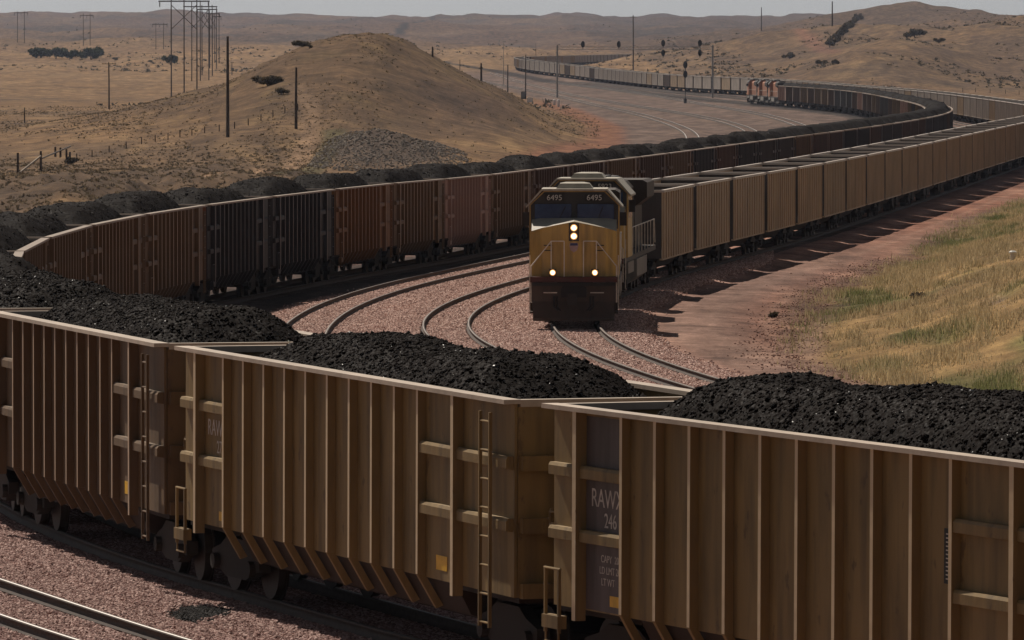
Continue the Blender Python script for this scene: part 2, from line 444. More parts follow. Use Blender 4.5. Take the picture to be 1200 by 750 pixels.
# red scoria on the shoulder and the haul road
red_l = sm(-6, -3, XX - strip_l) * (1 - sm(-.5, 1.5, XX - strip_l)) * sm(560, 700, DD) * (1 - sm(1350, 1600, DD))
cc = lerp(cc, C_(0.243, 0.099, 0.065), red_l * .6)
xb = np.interp(DD, DG, XB)
road = sm(1.9, 3.2, XX - xb) * (1 - sm(-1.2, .5, dx + n2 * 1.2)) * (DD > 140) * (1 - sm(600, 760, DD))
cc = lerp(cc, C_(0.225, 0.099, 0.066), road)
cc = lerp(cc, C_(0.288, 0.142, 0.097), road * sm(.0, .4, n2) * .7)
rut = np.abs(((XX - xb) % 1.9) - .95)
cc = lerp(cc, C_(0.297, 0.154, 0.108), road * (1 - sm(.1, .3, rut)) * sm(3.2, 4.5, XX - xb) * (1 - sm(7, 9, XX - xb)) * .7)
red2 = sm(-.5, 1, XX - np.interp(DD, DG, XA) - 3) * (1 - sm(-3, 0, XX - xb)) * sm(650, 720, DD) * (1 - sm(1000, 1200, DD))
cc = lerp(cc, C_(0.270, 0.134, 0.094), red2 * .8)
# rubble edge and pale wash at the foot of the grass bank, then the bank itself
edge = np.exp(-((dx + .2 + n2) / .9) ** 2) * (DD > 150) * (DD < 420)
cc = lerp(cc, C_(0.180, 0.103, 0.072), edge * .8)
wash = np.exp(-((XX - np.interp(DD, [195, 215, 240, 262], [9.6, 9.0, 9.9, 11.6])) / .55) ** 2) * sm(196, 206, DD) * (1 - sm(250, 266, DD))
cc = lerp(cc, C_(0.297, 0.198, 0.144), wash)
gb = sm(.3, 1.6, dx + n2 * 1.0) * (DD > 150) * (1 - sm(500, 620, DD))
gcol = lerp(np.zeros(XX.shape + (3,)) + C_(0.225, 0.150, 0.068), C_(0.117, 0.107, 0.040), sm(.08, .5, fbm(XX / 2.6, DD / 14., 63, 4) + .22 * (1 - sm(1, 4, dx))))
gcol = lerp(gcol, C_(0.153, 0.115, 0.090), sm(.12, .3, fbm(XX / 3., DD / 12., 67, 3)) * sm(4.5, 7, dx) * (1 - sm(225, 250, DD)))
gcol = gcol * 1.35
cc = np.where((gb > 0)[..., None], lerp(cc, gcol[...], gb), cc)
# ballast, pinkish crushed rock; coal dust and painted-in shade beside the loaded cars
bal = 1 - sm(2.2, 3.4, best + n2 * .5)
far = sm(600, 900, DD)
bc = lerp(np.zeros(XX.shape + (3,)) + C_(0.239, 0.141, 0.112), C_(0.198, 0.138, 0.108), far)
cc = lerp(cc, bc, bal * (1 - .35 * far))
near_strip = yard * (1 - sm(300, 420, DD))
cc = lerp(cc, C_(0.211, 0.130, 0.104), near_strip * (1 - bal) * .8)
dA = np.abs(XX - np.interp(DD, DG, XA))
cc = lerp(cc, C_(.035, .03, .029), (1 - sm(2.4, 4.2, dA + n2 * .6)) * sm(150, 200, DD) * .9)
dE = np.abs(XX - np.interp(DD, DG, XE))
cc = lerp(cc, C_(0.126, 0.091, 0.072), (1 - sm(.5, 1.3, dE)) * (DD < 160) * .55)
sx, sD, sz = pix(232, 722, .42)
stain = 1 - sm(.5, 1.0, np.sqrt(((XX - sx) / .75) ** 2 + ((DD - sD) / 1.6) ** 2) + n2 * .4)
cc = lerp(cc, C_(0.027, 0.022, 0.020), stain * .9)
# red cut and scars on the right hills
scar = np.exp(-((XX - (93 + (DD - 2200) * .012)) / 2.2) ** 2) * sm(2000, 2080, DD) * (1 - sm(2420, 2480, DD))
cc = lerp(cc, C_(0.270, 0.134, 0.090), scar * .8)
cc = cc * (1 - .16 * (1 - bal * (1 - far)))[..., None]
cc = cc * np.array([.98, .97, 1.0])
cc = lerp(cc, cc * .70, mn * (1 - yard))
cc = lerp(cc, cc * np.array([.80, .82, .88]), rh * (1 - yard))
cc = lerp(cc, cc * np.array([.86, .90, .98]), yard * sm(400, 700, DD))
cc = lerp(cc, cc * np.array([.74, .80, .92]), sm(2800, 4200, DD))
cc = lerp(cc, cc * np.array([1.24, 1.40, 1.50]), road)
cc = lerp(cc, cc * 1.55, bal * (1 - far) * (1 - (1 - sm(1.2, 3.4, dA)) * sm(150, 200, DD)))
cc = np.clip(cc, .01, .6)

nr, nc = XX.shape
idx = np.arange(nr * nc).reshape(nr, nc)
faces = np.stack([idx[:-1, :-1], idx[:-1, 1:], idx[1:, 1:], idx[1:, :-1]], -1).reshape(-1, 4)
verts = np.stack([XX, DD, ZZ], -1).reshape(-1, 3)
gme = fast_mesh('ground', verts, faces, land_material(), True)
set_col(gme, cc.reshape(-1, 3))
tag(put('ground', gme), kind='structure')

def ground_z(x, D):
    return float(terrain(np.array([x]), np.array([D]))[0])

# ================================================================== tracks
def steel_material(name, top, rough):
    m, n, b = mat(name)
    geo = n.nodes.new('ShaderNodeNewGeometry'); sep = n.nodes.new('ShaderNodeSeparateXYZ'); n.links.new(geo.outputs['Normal'], sep.inputs[0])
    r = n.nodes.new('ShaderNodeMapRange'); r.inputs[1].default_value = .8; r.inputs[2].default_value = .95; n.links.new(sep.outputs[2], r.inputs[0])
    c = rgbmix(n, noise_fac(n, 8, 4), (.05, .036, .03), (.085, .06, .046))
    n.links.new(rgbmix(n, r.outputs[0], c, top), b.inputs['Base Color'])
    n.links.new(r.outputs[0], b.inputs['Metallic'])
    r2 = n.nodes.new('ShaderNodeMapRange'); r2.inputs[3].default_value = .8; r2.inputs[4].default_value = rough; n.links.new(r.outputs[0], r2.inputs[0])
    n.links.new(r2.outputs[0], b.inputs['Roughness'])
    return m
M_STEEL = steel_material('rail_steel', (.17, .145, .13), .5)
M_STEEL_SHINY = steel_material('polished_rail_steel', (.8, .76, .72), .35)
M_TIE = plain('creosoted_tie', (.085, .062, .05), .95)

class Path:
    def __init__(s, X, zf, d0, d1):
        D = np.arange(d0, d1 + .01, 1.0)
        from_x = np.interp(D, DG, X)
        # round the 4 m polyline off
        k = np.hanning(13); k /= k.sum()
        px = np.pad(from_x, 6, mode='reflect', reflect_type='odd')
        from_x = np.convolve(px, k, 'valid')
        s.p = np.stack([from_x, D, zf(D)], 1)
        s.s = np.concatenate([[0], np.cumsum(np.linalg.norm(np.diff(s.p[:, :2], axis=0), axis=1))])
    def at(s, t):
        return np.array([np.interp(t, s.s, s.p[:, k]) for k in range(3)])
    def s_of_D(s, D):
        return float(np.interp(D, s.p[:, 1], s.s))
PATHS = {k: Path(*v) for k, v in TRACKS.items()}

PROF = [(-.07, -.17), (.07, -.17), (.07, -.155), (.012, -.13), (.012, -.045), (.037, -.035), (.037, 0), (-.037, 0), (-.037, -.035), (-.012, -.045), (-.012, -.13), (-.07, -.155)]
def sweep(p, off, prof):
    t = np.gradient(p[:, :2], axis=0); t /= np.linalg.norm(t, axis=1)[:, None]
    nrm = np.stack([t[:, 1], -t[:, 0]], 1)
    n = len(prof); V = np.zeros((len(p), n, 3))
    for i, (a, zz) in enumerate(prof):
        V[:, i, :2] = p[:, :2] + nrm * (off + a); V[:, i, 2] = p[:, 2] + zz
    k = np.arange(len(p) * n).reshape(len(p), n)
    F = np.stack([k[:-1], np.roll(k[:-1], -1, 1), np.roll(k[1:], -1, 1), k[1:]], -1).reshape(-1, 4)
    return V.reshape(-1, 3), F

TL = {'A': 'railway track under the loaded coal train', 'B': 'railway track carrying the yellow locomotive', 'C': 'empty track nearest the dark side of the loaded train',
      'D': 'empty track just left of the yellow locomotive', 'E': 'track at the bottom left corner of the picture', 'F': 'inner empty track of the distant yard', 'G': 'outer empty track of the distant yard'}
for k, P in PATHS.items():
    root = tag(empty('railway_track', tuple(P.p[0])), TL[k], kind='structure')
    base = P.p[0]
    for sgn in (-1, 1):
        pp = P.p.copy()
        far_ = pp[:, 1] > 500
        keep = ~far_ | (np.arange(len(pp)) % 6 == 0)
        V, F = sweep(pp[keep], sgn * .754, PROF)
        me = fast_mesh('rail', V - base, F[:, ::-1], M_STEEL_SHINY if k in 'EFG' else M_STEEL)
        put('rail', me, root)
    # ties, sunk to their tops in ballast
    s0, s1 = P.s_of_D(max(84, P.p[0, 1])), P.s_of_D(min(420, P.p[-1, 1]))
    if s1 - s0 > 5:
        TV = []; TF = []
        q = 0
        for t in np.arange(s0, s1, .52):
            c = P.at(t); d = P.at(t + .4) - P.at(t - .4); d /= np.linalg.norm(d); nn = np.array([d[1], -d[0], 0])
            j = random.uniform(-.04, .04); zt = -.172 - random.uniform(0, .02)
            for sa in (-1.3 + j, 1.3 + j):
                for sb in (-.115, .115):
                    for zz in (zt - .1, zt):
                        TV.append(c - base + nn * sa + d * sb + np.array([0, 0, zz]))
            TF += [[q + i for i in f] for f in ((0, 1, 3, 2), (4, 6, 7, 5), (0, 4, 5, 1), (2, 3, 7, 6), (1, 5, 7, 3))]
            q += 8
        me = fast_mesh('ties', np.array(TV), np.array(TF), M_TIE)
        tag(put('ties', me, root), kind='stuff')

# ================================================================== loose stones (uncountable): instanced through geometry nodes
def stone_material(name, a, b_, c, rough=.9, spec=.2):
    m, n, b = mat(name)
    oi = n.nodes.new('ShaderNodeObjectInfo')
    wn = n.nodes.new('ShaderNodeTexWhiteNoise'); wn.noise_dimensions = '3D'
    geo = n.nodes.new('ShaderNodeNewGeometry')
    cr = n.nodes.new('ShaderNodeValToRGB')
    cr.color_ramp.elements[0].color = (*a, 1); cr.color_ramp.elements[1].color = (*c, 1)
    e = cr.color_ramp.elements.new(.55); e.color = (*b_, 1)
    n.links.new(oi.outputs['Random'], cr.inputs[0]); n.links.new(cr.outputs[0], b.inputs['Base Color'])
    b.inputs['Roughness'].default_value = rough; b.inputs['Specular IOR Level'].default_value = spec
    return m

def scatter_object(name, pts, m, smin, smax, seed=1, kind_label=None):
    """points -> small angular stones"""
    me = bpy.data.meshes.new(name); me.vertices.add(len(pts)); me.vertices.foreach_set('co', np.asarray(pts, np.float32).ravel()); me.update()
    me.materials.append(m)
    o = put(name, me)
    ng = bpy.data.node_groups.new(name, 'GeometryNodeTree')
    ng.interface.new_socket('Geometry', in_out='INPUT', socket_type='NodeSocketGeometry'); ng.interface.new_socket('Geometry', in_out='OUTPUT', socket_type='NodeSocketGeometry')
    N = ng.nodes; L = ng.links
    gi = N.new('NodeGroupInput'); go = N.new('NodeGroupOutput')
    ico = N.new('GeometryNodeMeshIcoSphere'); ico.inputs['Radius'].default_value = 1.0; ico.inputs['Subdivisions'].default_value = 1
    sh = N.new('GeometryNodeSetShadeSmooth'); sh.inputs['Shade Smooth'].default_value = False
    sm_ = N.new('GeometryNodeSetMaterial'); sm_.inputs['Material'].default_value = m
    m2p = N.new('GeometryNodeMeshToPoints')
    iop = N.new('GeometryNodeInstanceOnPoints')
    rot = N.new('FunctionNodeRandomValue'); rot.data_type = 'FLOAT_VECTOR'; rot.inputs[1].default_value = (6.28, 6.28, 6.28); rot.inputs['Seed'].default_value = seed
    scl = N.new('FunctionNodeRandomValue'); scl.data_type = 'FLOAT_VECTOR'; scl.inputs[0].default_value = (smin, smin, smin); scl.inputs[1].default_value = (smax, smax, smax); scl.inputs['Seed'].default_value = seed + 1
    st = N.new('GeometryNodeStoreNamedAttribute'); st.data_type = 'FLOAT'; st.domain = 'INSTANCE'; st.inputs['Name'].default_value = 'rnd'
    rv = N.new('FunctionNodeRandomValue'); rv.data_type = 'FLOAT'; rv.inputs['Seed'].default_value = seed + 2
    L.new(gi.outputs[0], m2p.inputs[0]); L.new(m2p.outputs[0], iop.inputs['Points'])
    L.new(ico.outputs[0], sh.inputs[0]); L.new(sh.outputs[0], sm_.inputs[0]); L.new(sm_.outputs[0], iop.inputs['Instance'])
    L.new(rot.outputs[0], iop.inputs['Rotation']); L.new(scl.outputs[0], iop.inputs['Scale'])
    L.new(iop.outputs[0], st.inputs[0]); L.new(rv.outputs[1], st.inputs['Value']); L.new(st.outputs[0], go.inputs[0])
    md = o.modifiers.new('scatter', 'NODES'); md.node_group = ng
    return o

M_BALLAST = stone_material('ballast_rock', (.26, .155, .13), (.52, .33, .275), (.78, .58, .50))
def ballast_points(d0, d1, u0, u1, n, zoff):
    D = np.sqrt(rng.uniform(d0 ** 2, d1 ** 2, n)); x = rng.uniform(u0, u1, n) * D
    z, best_, dx_, *_ = terrain(x, D, True)
    keep = (best_ < 3.9 + rng.normal(0, .5, n))
    xb_ = np.interp(D, DG, XB)
    keep &= (x - xb_ < 2.3 + rng.normal(0, .25, n))
    keep &= ~((D > 185) & (np.abs(x - np.interp(D, DG, XA)) < 3.6 + rng.normal(0, .3, n)))
    for nm, (X, zf, a, b) in TRACKS.items():      # keep the rail heads clear
        dd = np.abs(np.abs(x - np.interp(D, DG, X)) - .754)
        keep &= ~((dd < .10) & (D > a) & (D < b))
    return np.stack([x, D, z + zoff], 1)[keep]
p1 = ballast_points(96, 142, -.080, -.005, 260000, .012)
M_BALLAST2 = stone_material('reddish_ballast_rock', (.14, .08, .07), (.33, .20, .175), (.58, .42, .37))
sq = 1 - sm(.5, 1.05, np.sqrt(((p1[:, 0] - sx) / .75) ** 2 + ((p1[:, 1] - sD) / 1.6) ** 2))
p1 = p1[rng.uniform(0, 1, len(p1)) > sq]
tag(scatter_object('ballast_stones', p1, M_BALLAST2, .018, .052, 1), 'pinkish crushed ballast around the foreground track', 'ballast', kind='stuff')
p2 = ballast_points(195, 345, -.045, .036, 330000, .01)
tag(scatter_object('ballast_stones', p2, M_BALLAST, .022, .06, 5), 'pinkish crushed ballast around the curving middle tracks', 'ballast', kind='stuff')
nq = 2600
ax, aD = sx + rng.normal(0, .32, nq), sD + rng.normal(0, .7, nq)
M_SPILL = stone_material('spilled_coal_lumps', (.008, .007, .007), (.02, .018, .017), (.05, .045, .043))
tag(scatter_object('spilled_coal', np.stack([ax, aD, terrain(ax, aD) + .01], 1), M_SPILL, .01, .035, 17), 'small patch of spilled coal on the ballast between the near tracks', 'coal', kind='stuff')
# clods and rubble along the foot of the grass bank and on the road shoulder
nq = 4200
D = rng.uniform(180, 340, nq); ft = np.interp(D, [184, 201, 223, 260, 288, 342], [13.2, 9.9, 8.6, 10.4, 12.4, 18.6])
x = ft + rng.normal(-.3, .75, nq)
M_RUB = stone_material('scoria_rubble', (.18, .10, .075), (.33, .185, .145), (.45, .29, .23))
tag(scatter_object('scoria_rubble', np.stack([x, D, terrain(x, D)], 1), M_RUB, .012, .05, 9), 'red scoria rubble along the haul road edge', 'rubble', kind='stuff')
nq = 5000
D = rng.uniform(575, 680, nq); x = rng.uniform(-17, -3, nq); tt = terrain(x, D, True); kp = tt[4] > .25
M_PILE = stone_material('pile_rock', (.12, .10, .085), (.19, .16, .135), (.28, .24, .20))
tag(scatter_object('rubble_heap', np.stack([x, D, tt[0]], 1)[kp], M_PILE, .05, .15, 13), 'grey broken rock tipped before the mound', 'rubble', kind='stuff')

# ================================================================== coal cars
M_RUST = paint('rusty_end_steel', (.20, .075, .035), amount=.5)
M_DARKSTEEL = paint('grimy_running_gear', (.033, .028, .025), amount=.5, rough=.8)
M_UNDER = paint('grimy_shaded_underframe', (.035, .024, .019), amount=.5, rough=.8)  # grimy brown, darkened further to hold the shade under the body
M_WHEEL = paint('wheel_steel', (.04, .032, .028), amount=.4, rough=.6, metal=.3)
M_CHORD = paint('pale_top_chord', (.50, .41, .33), amount=.2, rough=.5)  # lighter than the car sides
M_CHORD2 = paint('dull_top_chord', (.30, .235, .185), amount=.35, rough=.6)  # darker tone for cars beyond the foreground
M_YEL = plain('yellow_reflector', (.75, .42, .02), .4)
M_WHT = plain('white_lettering', (.5, .49, .46), .8)
M_BLK = plain('black_plate', (.012, .012, .014), .6)
M_GREYL = plain('faded_grey_lettering', (.55, .50, .46), .8)
BODY = {
    'brown': paint('brown_car_paint', (.16, .10, .052), chips=.5),
    'tan_brown': paint('tan_brown_car_paint', (.27, .180, .075), chips=.5),
    'plum': paint('plum_grey_car_paint', (.13, .105, .105)),
    'black': paint('black_car_paint', (.033, .031, .033), amount=.3),
    'charcoal': paint('charcoal_car_paint', (.06, .052, .05), amount=.35),
    'orange-brown': paint('orange_brown_car_paint', (.20, .095, .033)),
    'dusty pink': paint('dusty_pink_car_paint', (.34, .22, .18), amount=.3),
    'rust brown': paint('rust_brown_car_paint', (.10, .06, .042)),
}
RIB_SUN = {k_: paint(m_.name.replace('paint', 'sunlit_rib_paint'), {'brown': (.50, .36, .24), 'tan_brown': (.66, .50, .31), 'plum': (.24, .19, .17), 'black': (.13, .11, .105), 'charcoal': (.13, .11, .10), 'orange-brown': (.34, .18, .08), 'dusty pink': (.30, .20, .165), 'rust brown': (.20, .11, .08)}[k_], amount=.15, rough=.42, spec=.6, chips=.9) for k_, m_ in BODY.items()}  # lighter tone paints grazing sun on the rib faces; the dark chips are wear
HL = 7.48            # half the body length
HR = 3.70            # rim over the rail
YS = 1.46            # side sheet
COUP = 16.15

def beam(x0, x1, y0, y1, z0, z1): return MB().box(x0, x1, y0, y1, z0, z1)
def dummy(mb, name, smooth=False): return mb.mesh(name, M_DARKSTEEL, smooth)

CM = {}
CM['side'] = dummy(MB().box(-HL, HL, -.02, .02, 1.06, HR - .06), 'side_sheet')
CM['end'] = dummy(MB().box(-.02, .02, -YS + .03, YS - .03, 1.06, HR - .1), 'end_sheet')
t = MB()
t.prism([(-YS + .05, 1.06), (YS - .05, 1.06), (YS - .04, 1.05), (1.20, .62), (.85, .50), (-.85, .50), (-1.20, .62), (-YS + .04, 1.05)], -4.95, 4.95)
t.box(-HL + .02, -4.96, -YS + .06, YS - .06, .98, 1.055)
t.box(4.96, HL - .02, -YS + .06, YS - .06, .98, 1.055)
t.box(-8.0, 8.0, -.28, .28, .78, .97)
CM['under'] = dummy(t, 'underframe')
# a rib: outside is +Y of its own origin (on the sheet)
CM['rib'] = dummy(MB().box(-.04, .04, .021, .14, 1.1, HR - .06).add(
    [(-.04, .03, 1.098), (.04, .03, 1.098), (.04, .14, 1.098), (-.04, .14, 1.098), (-.04, -.24, .66), (.04, -.24, .66), (.04, -.14, .62), (-.04, -.14, .62)],
    [(0, 1, 2, 3), (4, 7, 6, 5), (0, 4, 5, 1), (1, 5, 6, 2), (2, 6, 7, 3), (3, 7, 4, 0)]), 'rib')
CM['post'] = dummy(MB().box(-.055, .055, .021, .17, .92, HR - .06), 'corner_post')
for key in ('rib', 'post'):                    # second slot: outer face, with grazing sunlight painted in as a lighter tone
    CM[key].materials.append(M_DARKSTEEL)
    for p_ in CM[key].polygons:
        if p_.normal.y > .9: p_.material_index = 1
CM['chord'] = dummy(MB().box(-HL - .05, HL + .05, -.05, .19, HR - .06, HR), 'top_chord')
CM['endchord'] = dummy(MB().box(-.07, .09, -YS + .05, YS - .05, HR - .1, HR - .004), 'end_chord')
CM['brace'] = dummy(MB().prism([(.021, -.09), (.125, -.07), (.125, .05), (.10, .09), (.021, .09)], -.80, .80), 'side_brace')
CM['brace_s'] = dummy(MB().prism([(.021, -.09), (.13, -.07), (.13, .05), (.10, .09), (.021, .09)], -.36, .36), 'side_brace')
t = MB()
for zz in (1.15, 2.02, 2.85): t.box(.021, .15, -YS + .06, YS - .06, zz - .1, zz + .1)
for yy in (-.75, .75): t.box(.021, .10, yy - .05, yy + .05, 1.26, 3.55)
CM['endbrace'] = dummy(t, 'end_brace')
# ladder parts (outside +Y)
CM['lrail'] = dummy(MB().box(-.02, .02, .155, .20, .62, 3.5), 'ladder_rail')
CM['rung'] = dummy(MB().cyl((0, .18, 0), 'x', .016, .40, 6), 'rung')
t = MB()
for s_ in (-.2, .2): t.box(s_ - .02, s_ + .02, .155, .20, .62, 3.5)
for k in range(8): t.cyl((0, .18, .68 + k * .385), 'x', .016, .40, 5)
CM['ladder_join'] = dummy(t, 'ladder')
t = MB()
t.box(-.02, .02, .17, .21, .72, 1.55).box(.40, .44, .17, .21, .72, 1.55).box(-.04, .46, .10, .23, .78, .95).cyl((.21, .19, 1.56), 'x', .018, .5, 6).cyl((.21, .19, .6), 'x', .018, .42, 6)
t.box(.0, .025, .18, .2, .6, .78).box(.395, .42, .18, .2, .6, .78)
CM['step'] = dummy(t, 'sill_step')
t = MB()
t.box(-.28, .30, -.05, .30, 2.08, 2.12).box(.24, .27, -.05, .3, 2.0, 2.30).cyl((0, .3, 2.26), 'x', .015, .55, 6).cyl((-.27, .3, 2.19), 'z', .015, .16, 6).cyl((.27, .3, 2.19), 'z', .015, .16, 6)
CM['brakestep'] = dummy(t, 'brake_platform')
CM['coupler'] = dummy(MB().box(7.4, 7.93, -.09, .09, .80, .98).box(7.80, 8.06, -.17, .06, .74, 1.02), 'coupler')
CM['hose'] = dummy(MB().tube([(7.55, .35, .9), (7.75, .35, .6), (8.0, .25, .42)], .025, 6), 'air_hose')
# truck
def truck_meshes():
    fr = MB()
    for s_ in (-1, 1):
        y0, y1 = (.92, 1.10) if s_ > 0 else (-1.10, -.92)
        prof = [(-1.18, .42), (-1.18, .62), (-.75, .72), (-.45, .86), (.45, .86), (.75, .72), (1.18, .62), (1.18, .42), (.95, .40), (.50, .26), (-.50, .26), (-.95, .40)]
        fr.prism(prof, y0, y1, 'y')
        fr.cyl((-.89, s_ * 1.14, .46), 'y', .12, .1, 10).cyl((.89, s_ * 1.14, .46), 'y', .12, .1, 10)
    fr.box(-.22, .22, -.9, .9, .38, .80)
    wh = MB()
    for s_ in (-1, 1):
        wh.cyl((0, s_ * .775, 0), 'y', .455, .13, 20).cyl((0, s_ * .70, 0), 'y', .485, .03, 20)
    wh.cyl((0, 0, 0), 'y', .08, 1.4, 8)
    return dummy(fr, 'side_frame'), dummy(wh, 'wheelset')
CM['frame'], CM['wheel'] = truck_meshes()

RIBX = [5.2 - 1.0 * k for k in range(10)]       # on the left-hand side; the other side is turned round
POSTX = [6.55, -5.35]
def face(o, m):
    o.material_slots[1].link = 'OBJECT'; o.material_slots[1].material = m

def place_on(P, s_mid, half=6.1):
    a, b = P.at(s_mid - half), P.at(s_mid + half)
    c = (a + b) / 2
    d = b - a
    return tuple(c), math.atan2(d[1], d[0]), -math.atan2(d[2], math.hypot(d[0], d[1]))

def add_truck(root, x, fine=True):
    tr = empty('truck', (x, 0, 0)); tr.parent = root
    put('side_frame', CM['frame'], tr, M_DARKSTEEL)
    for wx in (-.89, .89):
        wo_ = put('wheelset', CM['wheel'], tr, M_WHEEL); wo_.location = (wx, 0, .457)
    return tr

def gondola(P, s_mid, body, label, group, level, ends=None, chord=None, name='coal_car'):
    """level 0: foreground, every rung; 1: ribs as parts; 2: far"""
    loc, rz, ry = place_on(P, s_mid)
    root = tag(empty(name, loc, rz, ry), label, 'coal car', group)
    bm_ = BODY[body]
    em = ends or bm_
    rib_sun_m = RIB_SUN[body]
    chm = chord or (M_CHORD if level == 0 else M_CHORD2)
    if level < 2:
        for s_ in (1, -1):
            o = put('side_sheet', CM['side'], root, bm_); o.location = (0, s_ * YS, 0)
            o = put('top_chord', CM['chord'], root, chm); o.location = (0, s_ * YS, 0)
            if s_ < 0: o.rotation_euler.z = math.pi
            for x in RIBX:
                o = put('rib', CM['rib'], root, bm_); face(o, rib_sun_m); x = x * s_; o.location = (x, s_ * YS, 0); o.rotation_euler.z = 0 if s_ > 0 else math.pi
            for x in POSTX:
                o = put('corner_post', CM['post'], root, bm_); face(o, rib_sun_m); o.location = (x * s_, s_ * YS, 0); o.rotation_euler.z = 0 if s_ > 0 else math.pi
            for (xa, xb_) in ((5.245, 6.49), (6.61, 7.44), (-5.29, -3.845), (-7.44, -5.41)):
                for zz in (2.02, 2.85):
                    o = put('side_brace', CM['brace'], root, bm_); o.location = ((xa + xb_) / 2 * s_, s_ * YS, zz); o.rotation_euler.z = 0 if s_ > 0 else math.pi; o.scale.x = (xb_ - xa) / 1.6
            o = put('end_sheet', CM['end'], root, em); o.location = (s_ * (HL - .03), 0, 0)
            o = put('end_chord', CM['endchord'], root, chm); o.location = (s_ * (HL - .05), 0, 0); o.rotation_euler.z = 0 if s_ > 0 else math.pi
            o = put('end_brace', CM['endbrace'], root, em); o.location = (s_ * (HL - .03), 0, 0); o.rotation_euler.z = 0 if s_ > 0 else math.pi
            o = put('coupler', CM['coupler'], root, M_DARKSTEEL); o.rotation_euler.z = 0 if s_ > 0 else math.pi
            # ladder at the right-hand end of each side
            xl = -s_ * 6.75
            if level == 0:
                lad = empty('ladder', (xl, s_ * YS, 0), 0 if s_ > 0 else math.pi); lad.parent = root
                for q in (-.2, .2):
                    o = put('ladder_rail', CM['lrail'], lad, bm_); o.location.x = q
                for k in range(8):
                    o = put('rung', CM['rung'], lad, bm_); o.location.z = .68 + k * .385
                o = put('air_hose', CM['hose'], root, M_DARKSTEEL); o.rotation_euler.z = 0 if s_ > 0 else math.pi
            else:
                o = put('ladder', CM['ladder_join'], root, bm_); o.location = (xl, s_ * YS, 0); o.rotation_euler.z = 0 if s_ > 0 else math.pi
            o = put('sill_step', CM['step'], root, bm_); o.location = (s_ * 6.95, s_ * YS, 0); o.rotation_euler.z = 0 if s_ > 0 else math.pi
        o = put('brake_platform', CM['brakestep'], root, bm_); o.location = (HL + .02, YS - .35, 0); o.rotation_euler.z = 0
        put('underframe', CM['under'], root, M_DARKSTEEL if body in ('black', 'charcoal') else M_UNDER)
    else:
        put('body', CM['far_body'], root, bm_)
        put('top_chord', CM['far_chord'], root, chm)
        put('underframe', CM['under'], root, M_DARKSTEEL)
    for x in (-6.15, 6.15):
        if level < 2: add_truck(root, x)
        else:
            o = put('truck', CM['far_truck'], root, M_DARKSTEEL); o.location.x = x
    return root

# far body: ribbed tub in one piece
t = MB()
for s_ in (-1, 1):
    t.box(-HL, HL, s_ * YS - .02, s_ * YS + .02, 1.06, HR - .1)
    for x in [q * s_ for q in RIBX + POSTX]:
        y0, y1 = (YS + .021, YS + .14) if s_ > 0 else (-YS - .14, -YS - .021)
        t.box(x - .06, x + .06, y0, y1, 1.06, HR - .1)
    t.box(s_ * HL - .02, s_ * HL + .02, -YS + .021, YS - .021, 1.06, HR - .1)
CM['far_body'] = dummy(t, 'body')
t = MB()
for s_ in (-1, 1):
    y0, y1 = (YS - .05, YS + .16) if s_ > 0 else (-YS - .16, -YS + .05)
    t.box(-HL - .05, HL + .05, y0, y1, HR - .1, HR)
    t.box(s_ * (HL - .03) - .06, s_ * (HL - .03) + .06, -YS + .051, YS - .051, HR - .1, HR - .004)
CM['far_chord'] = dummy(t, 'top_chord')
t = MB()
for s_ in (-1, 1):
    y0, y1 = (.92, 1.10) if s_ > 0 else (-1.10, -.92)
    t.prism([(-1.18, .42), (-1.18, .62), (-.45, .86), (.45, .86), (1.18, .62), (1.18, .42), (.50, .26), (-.50, .26)], y0, y1, 'y')
    for wx in (-.89, .89): t.cyl((wx, s_ * .76, .457), 'y', .457, .34, 12)
t.box(-.25, .25, -1.0, 1.0, .4, .8)
CM['far_truck'] = dummy(t, 'truck')

# ------------------------------------------------------------------ coal
def coal_material():
    m, n, b = mat('coal')
    f = noise_fac(n, 14, 5, .3, .75)
    n.links.new(rgbmix(n, f, (.0045, .0034, .003), (.0135, .0098, .0088)), b.inputs['Base Color'])
    n.links.new(noise_fac(n, 9, 3, .25, .75), b.inputs['Roughness'])
    r = n.nodes.new('ShaderNodeMapRange'); r.inputs[3].default_value = .55; r.inputs[4].default_value = 1.0
    tx = noise_fac(n, 22, 2, .3, .7); n.links.new(tx, r.inputs[0]); n.links.new(r.outputs[0], b.inputs['Roughness'])
    b.inputs['Specular IOR Level'].default_value = .03
    return m
M_COAL = coal_material()

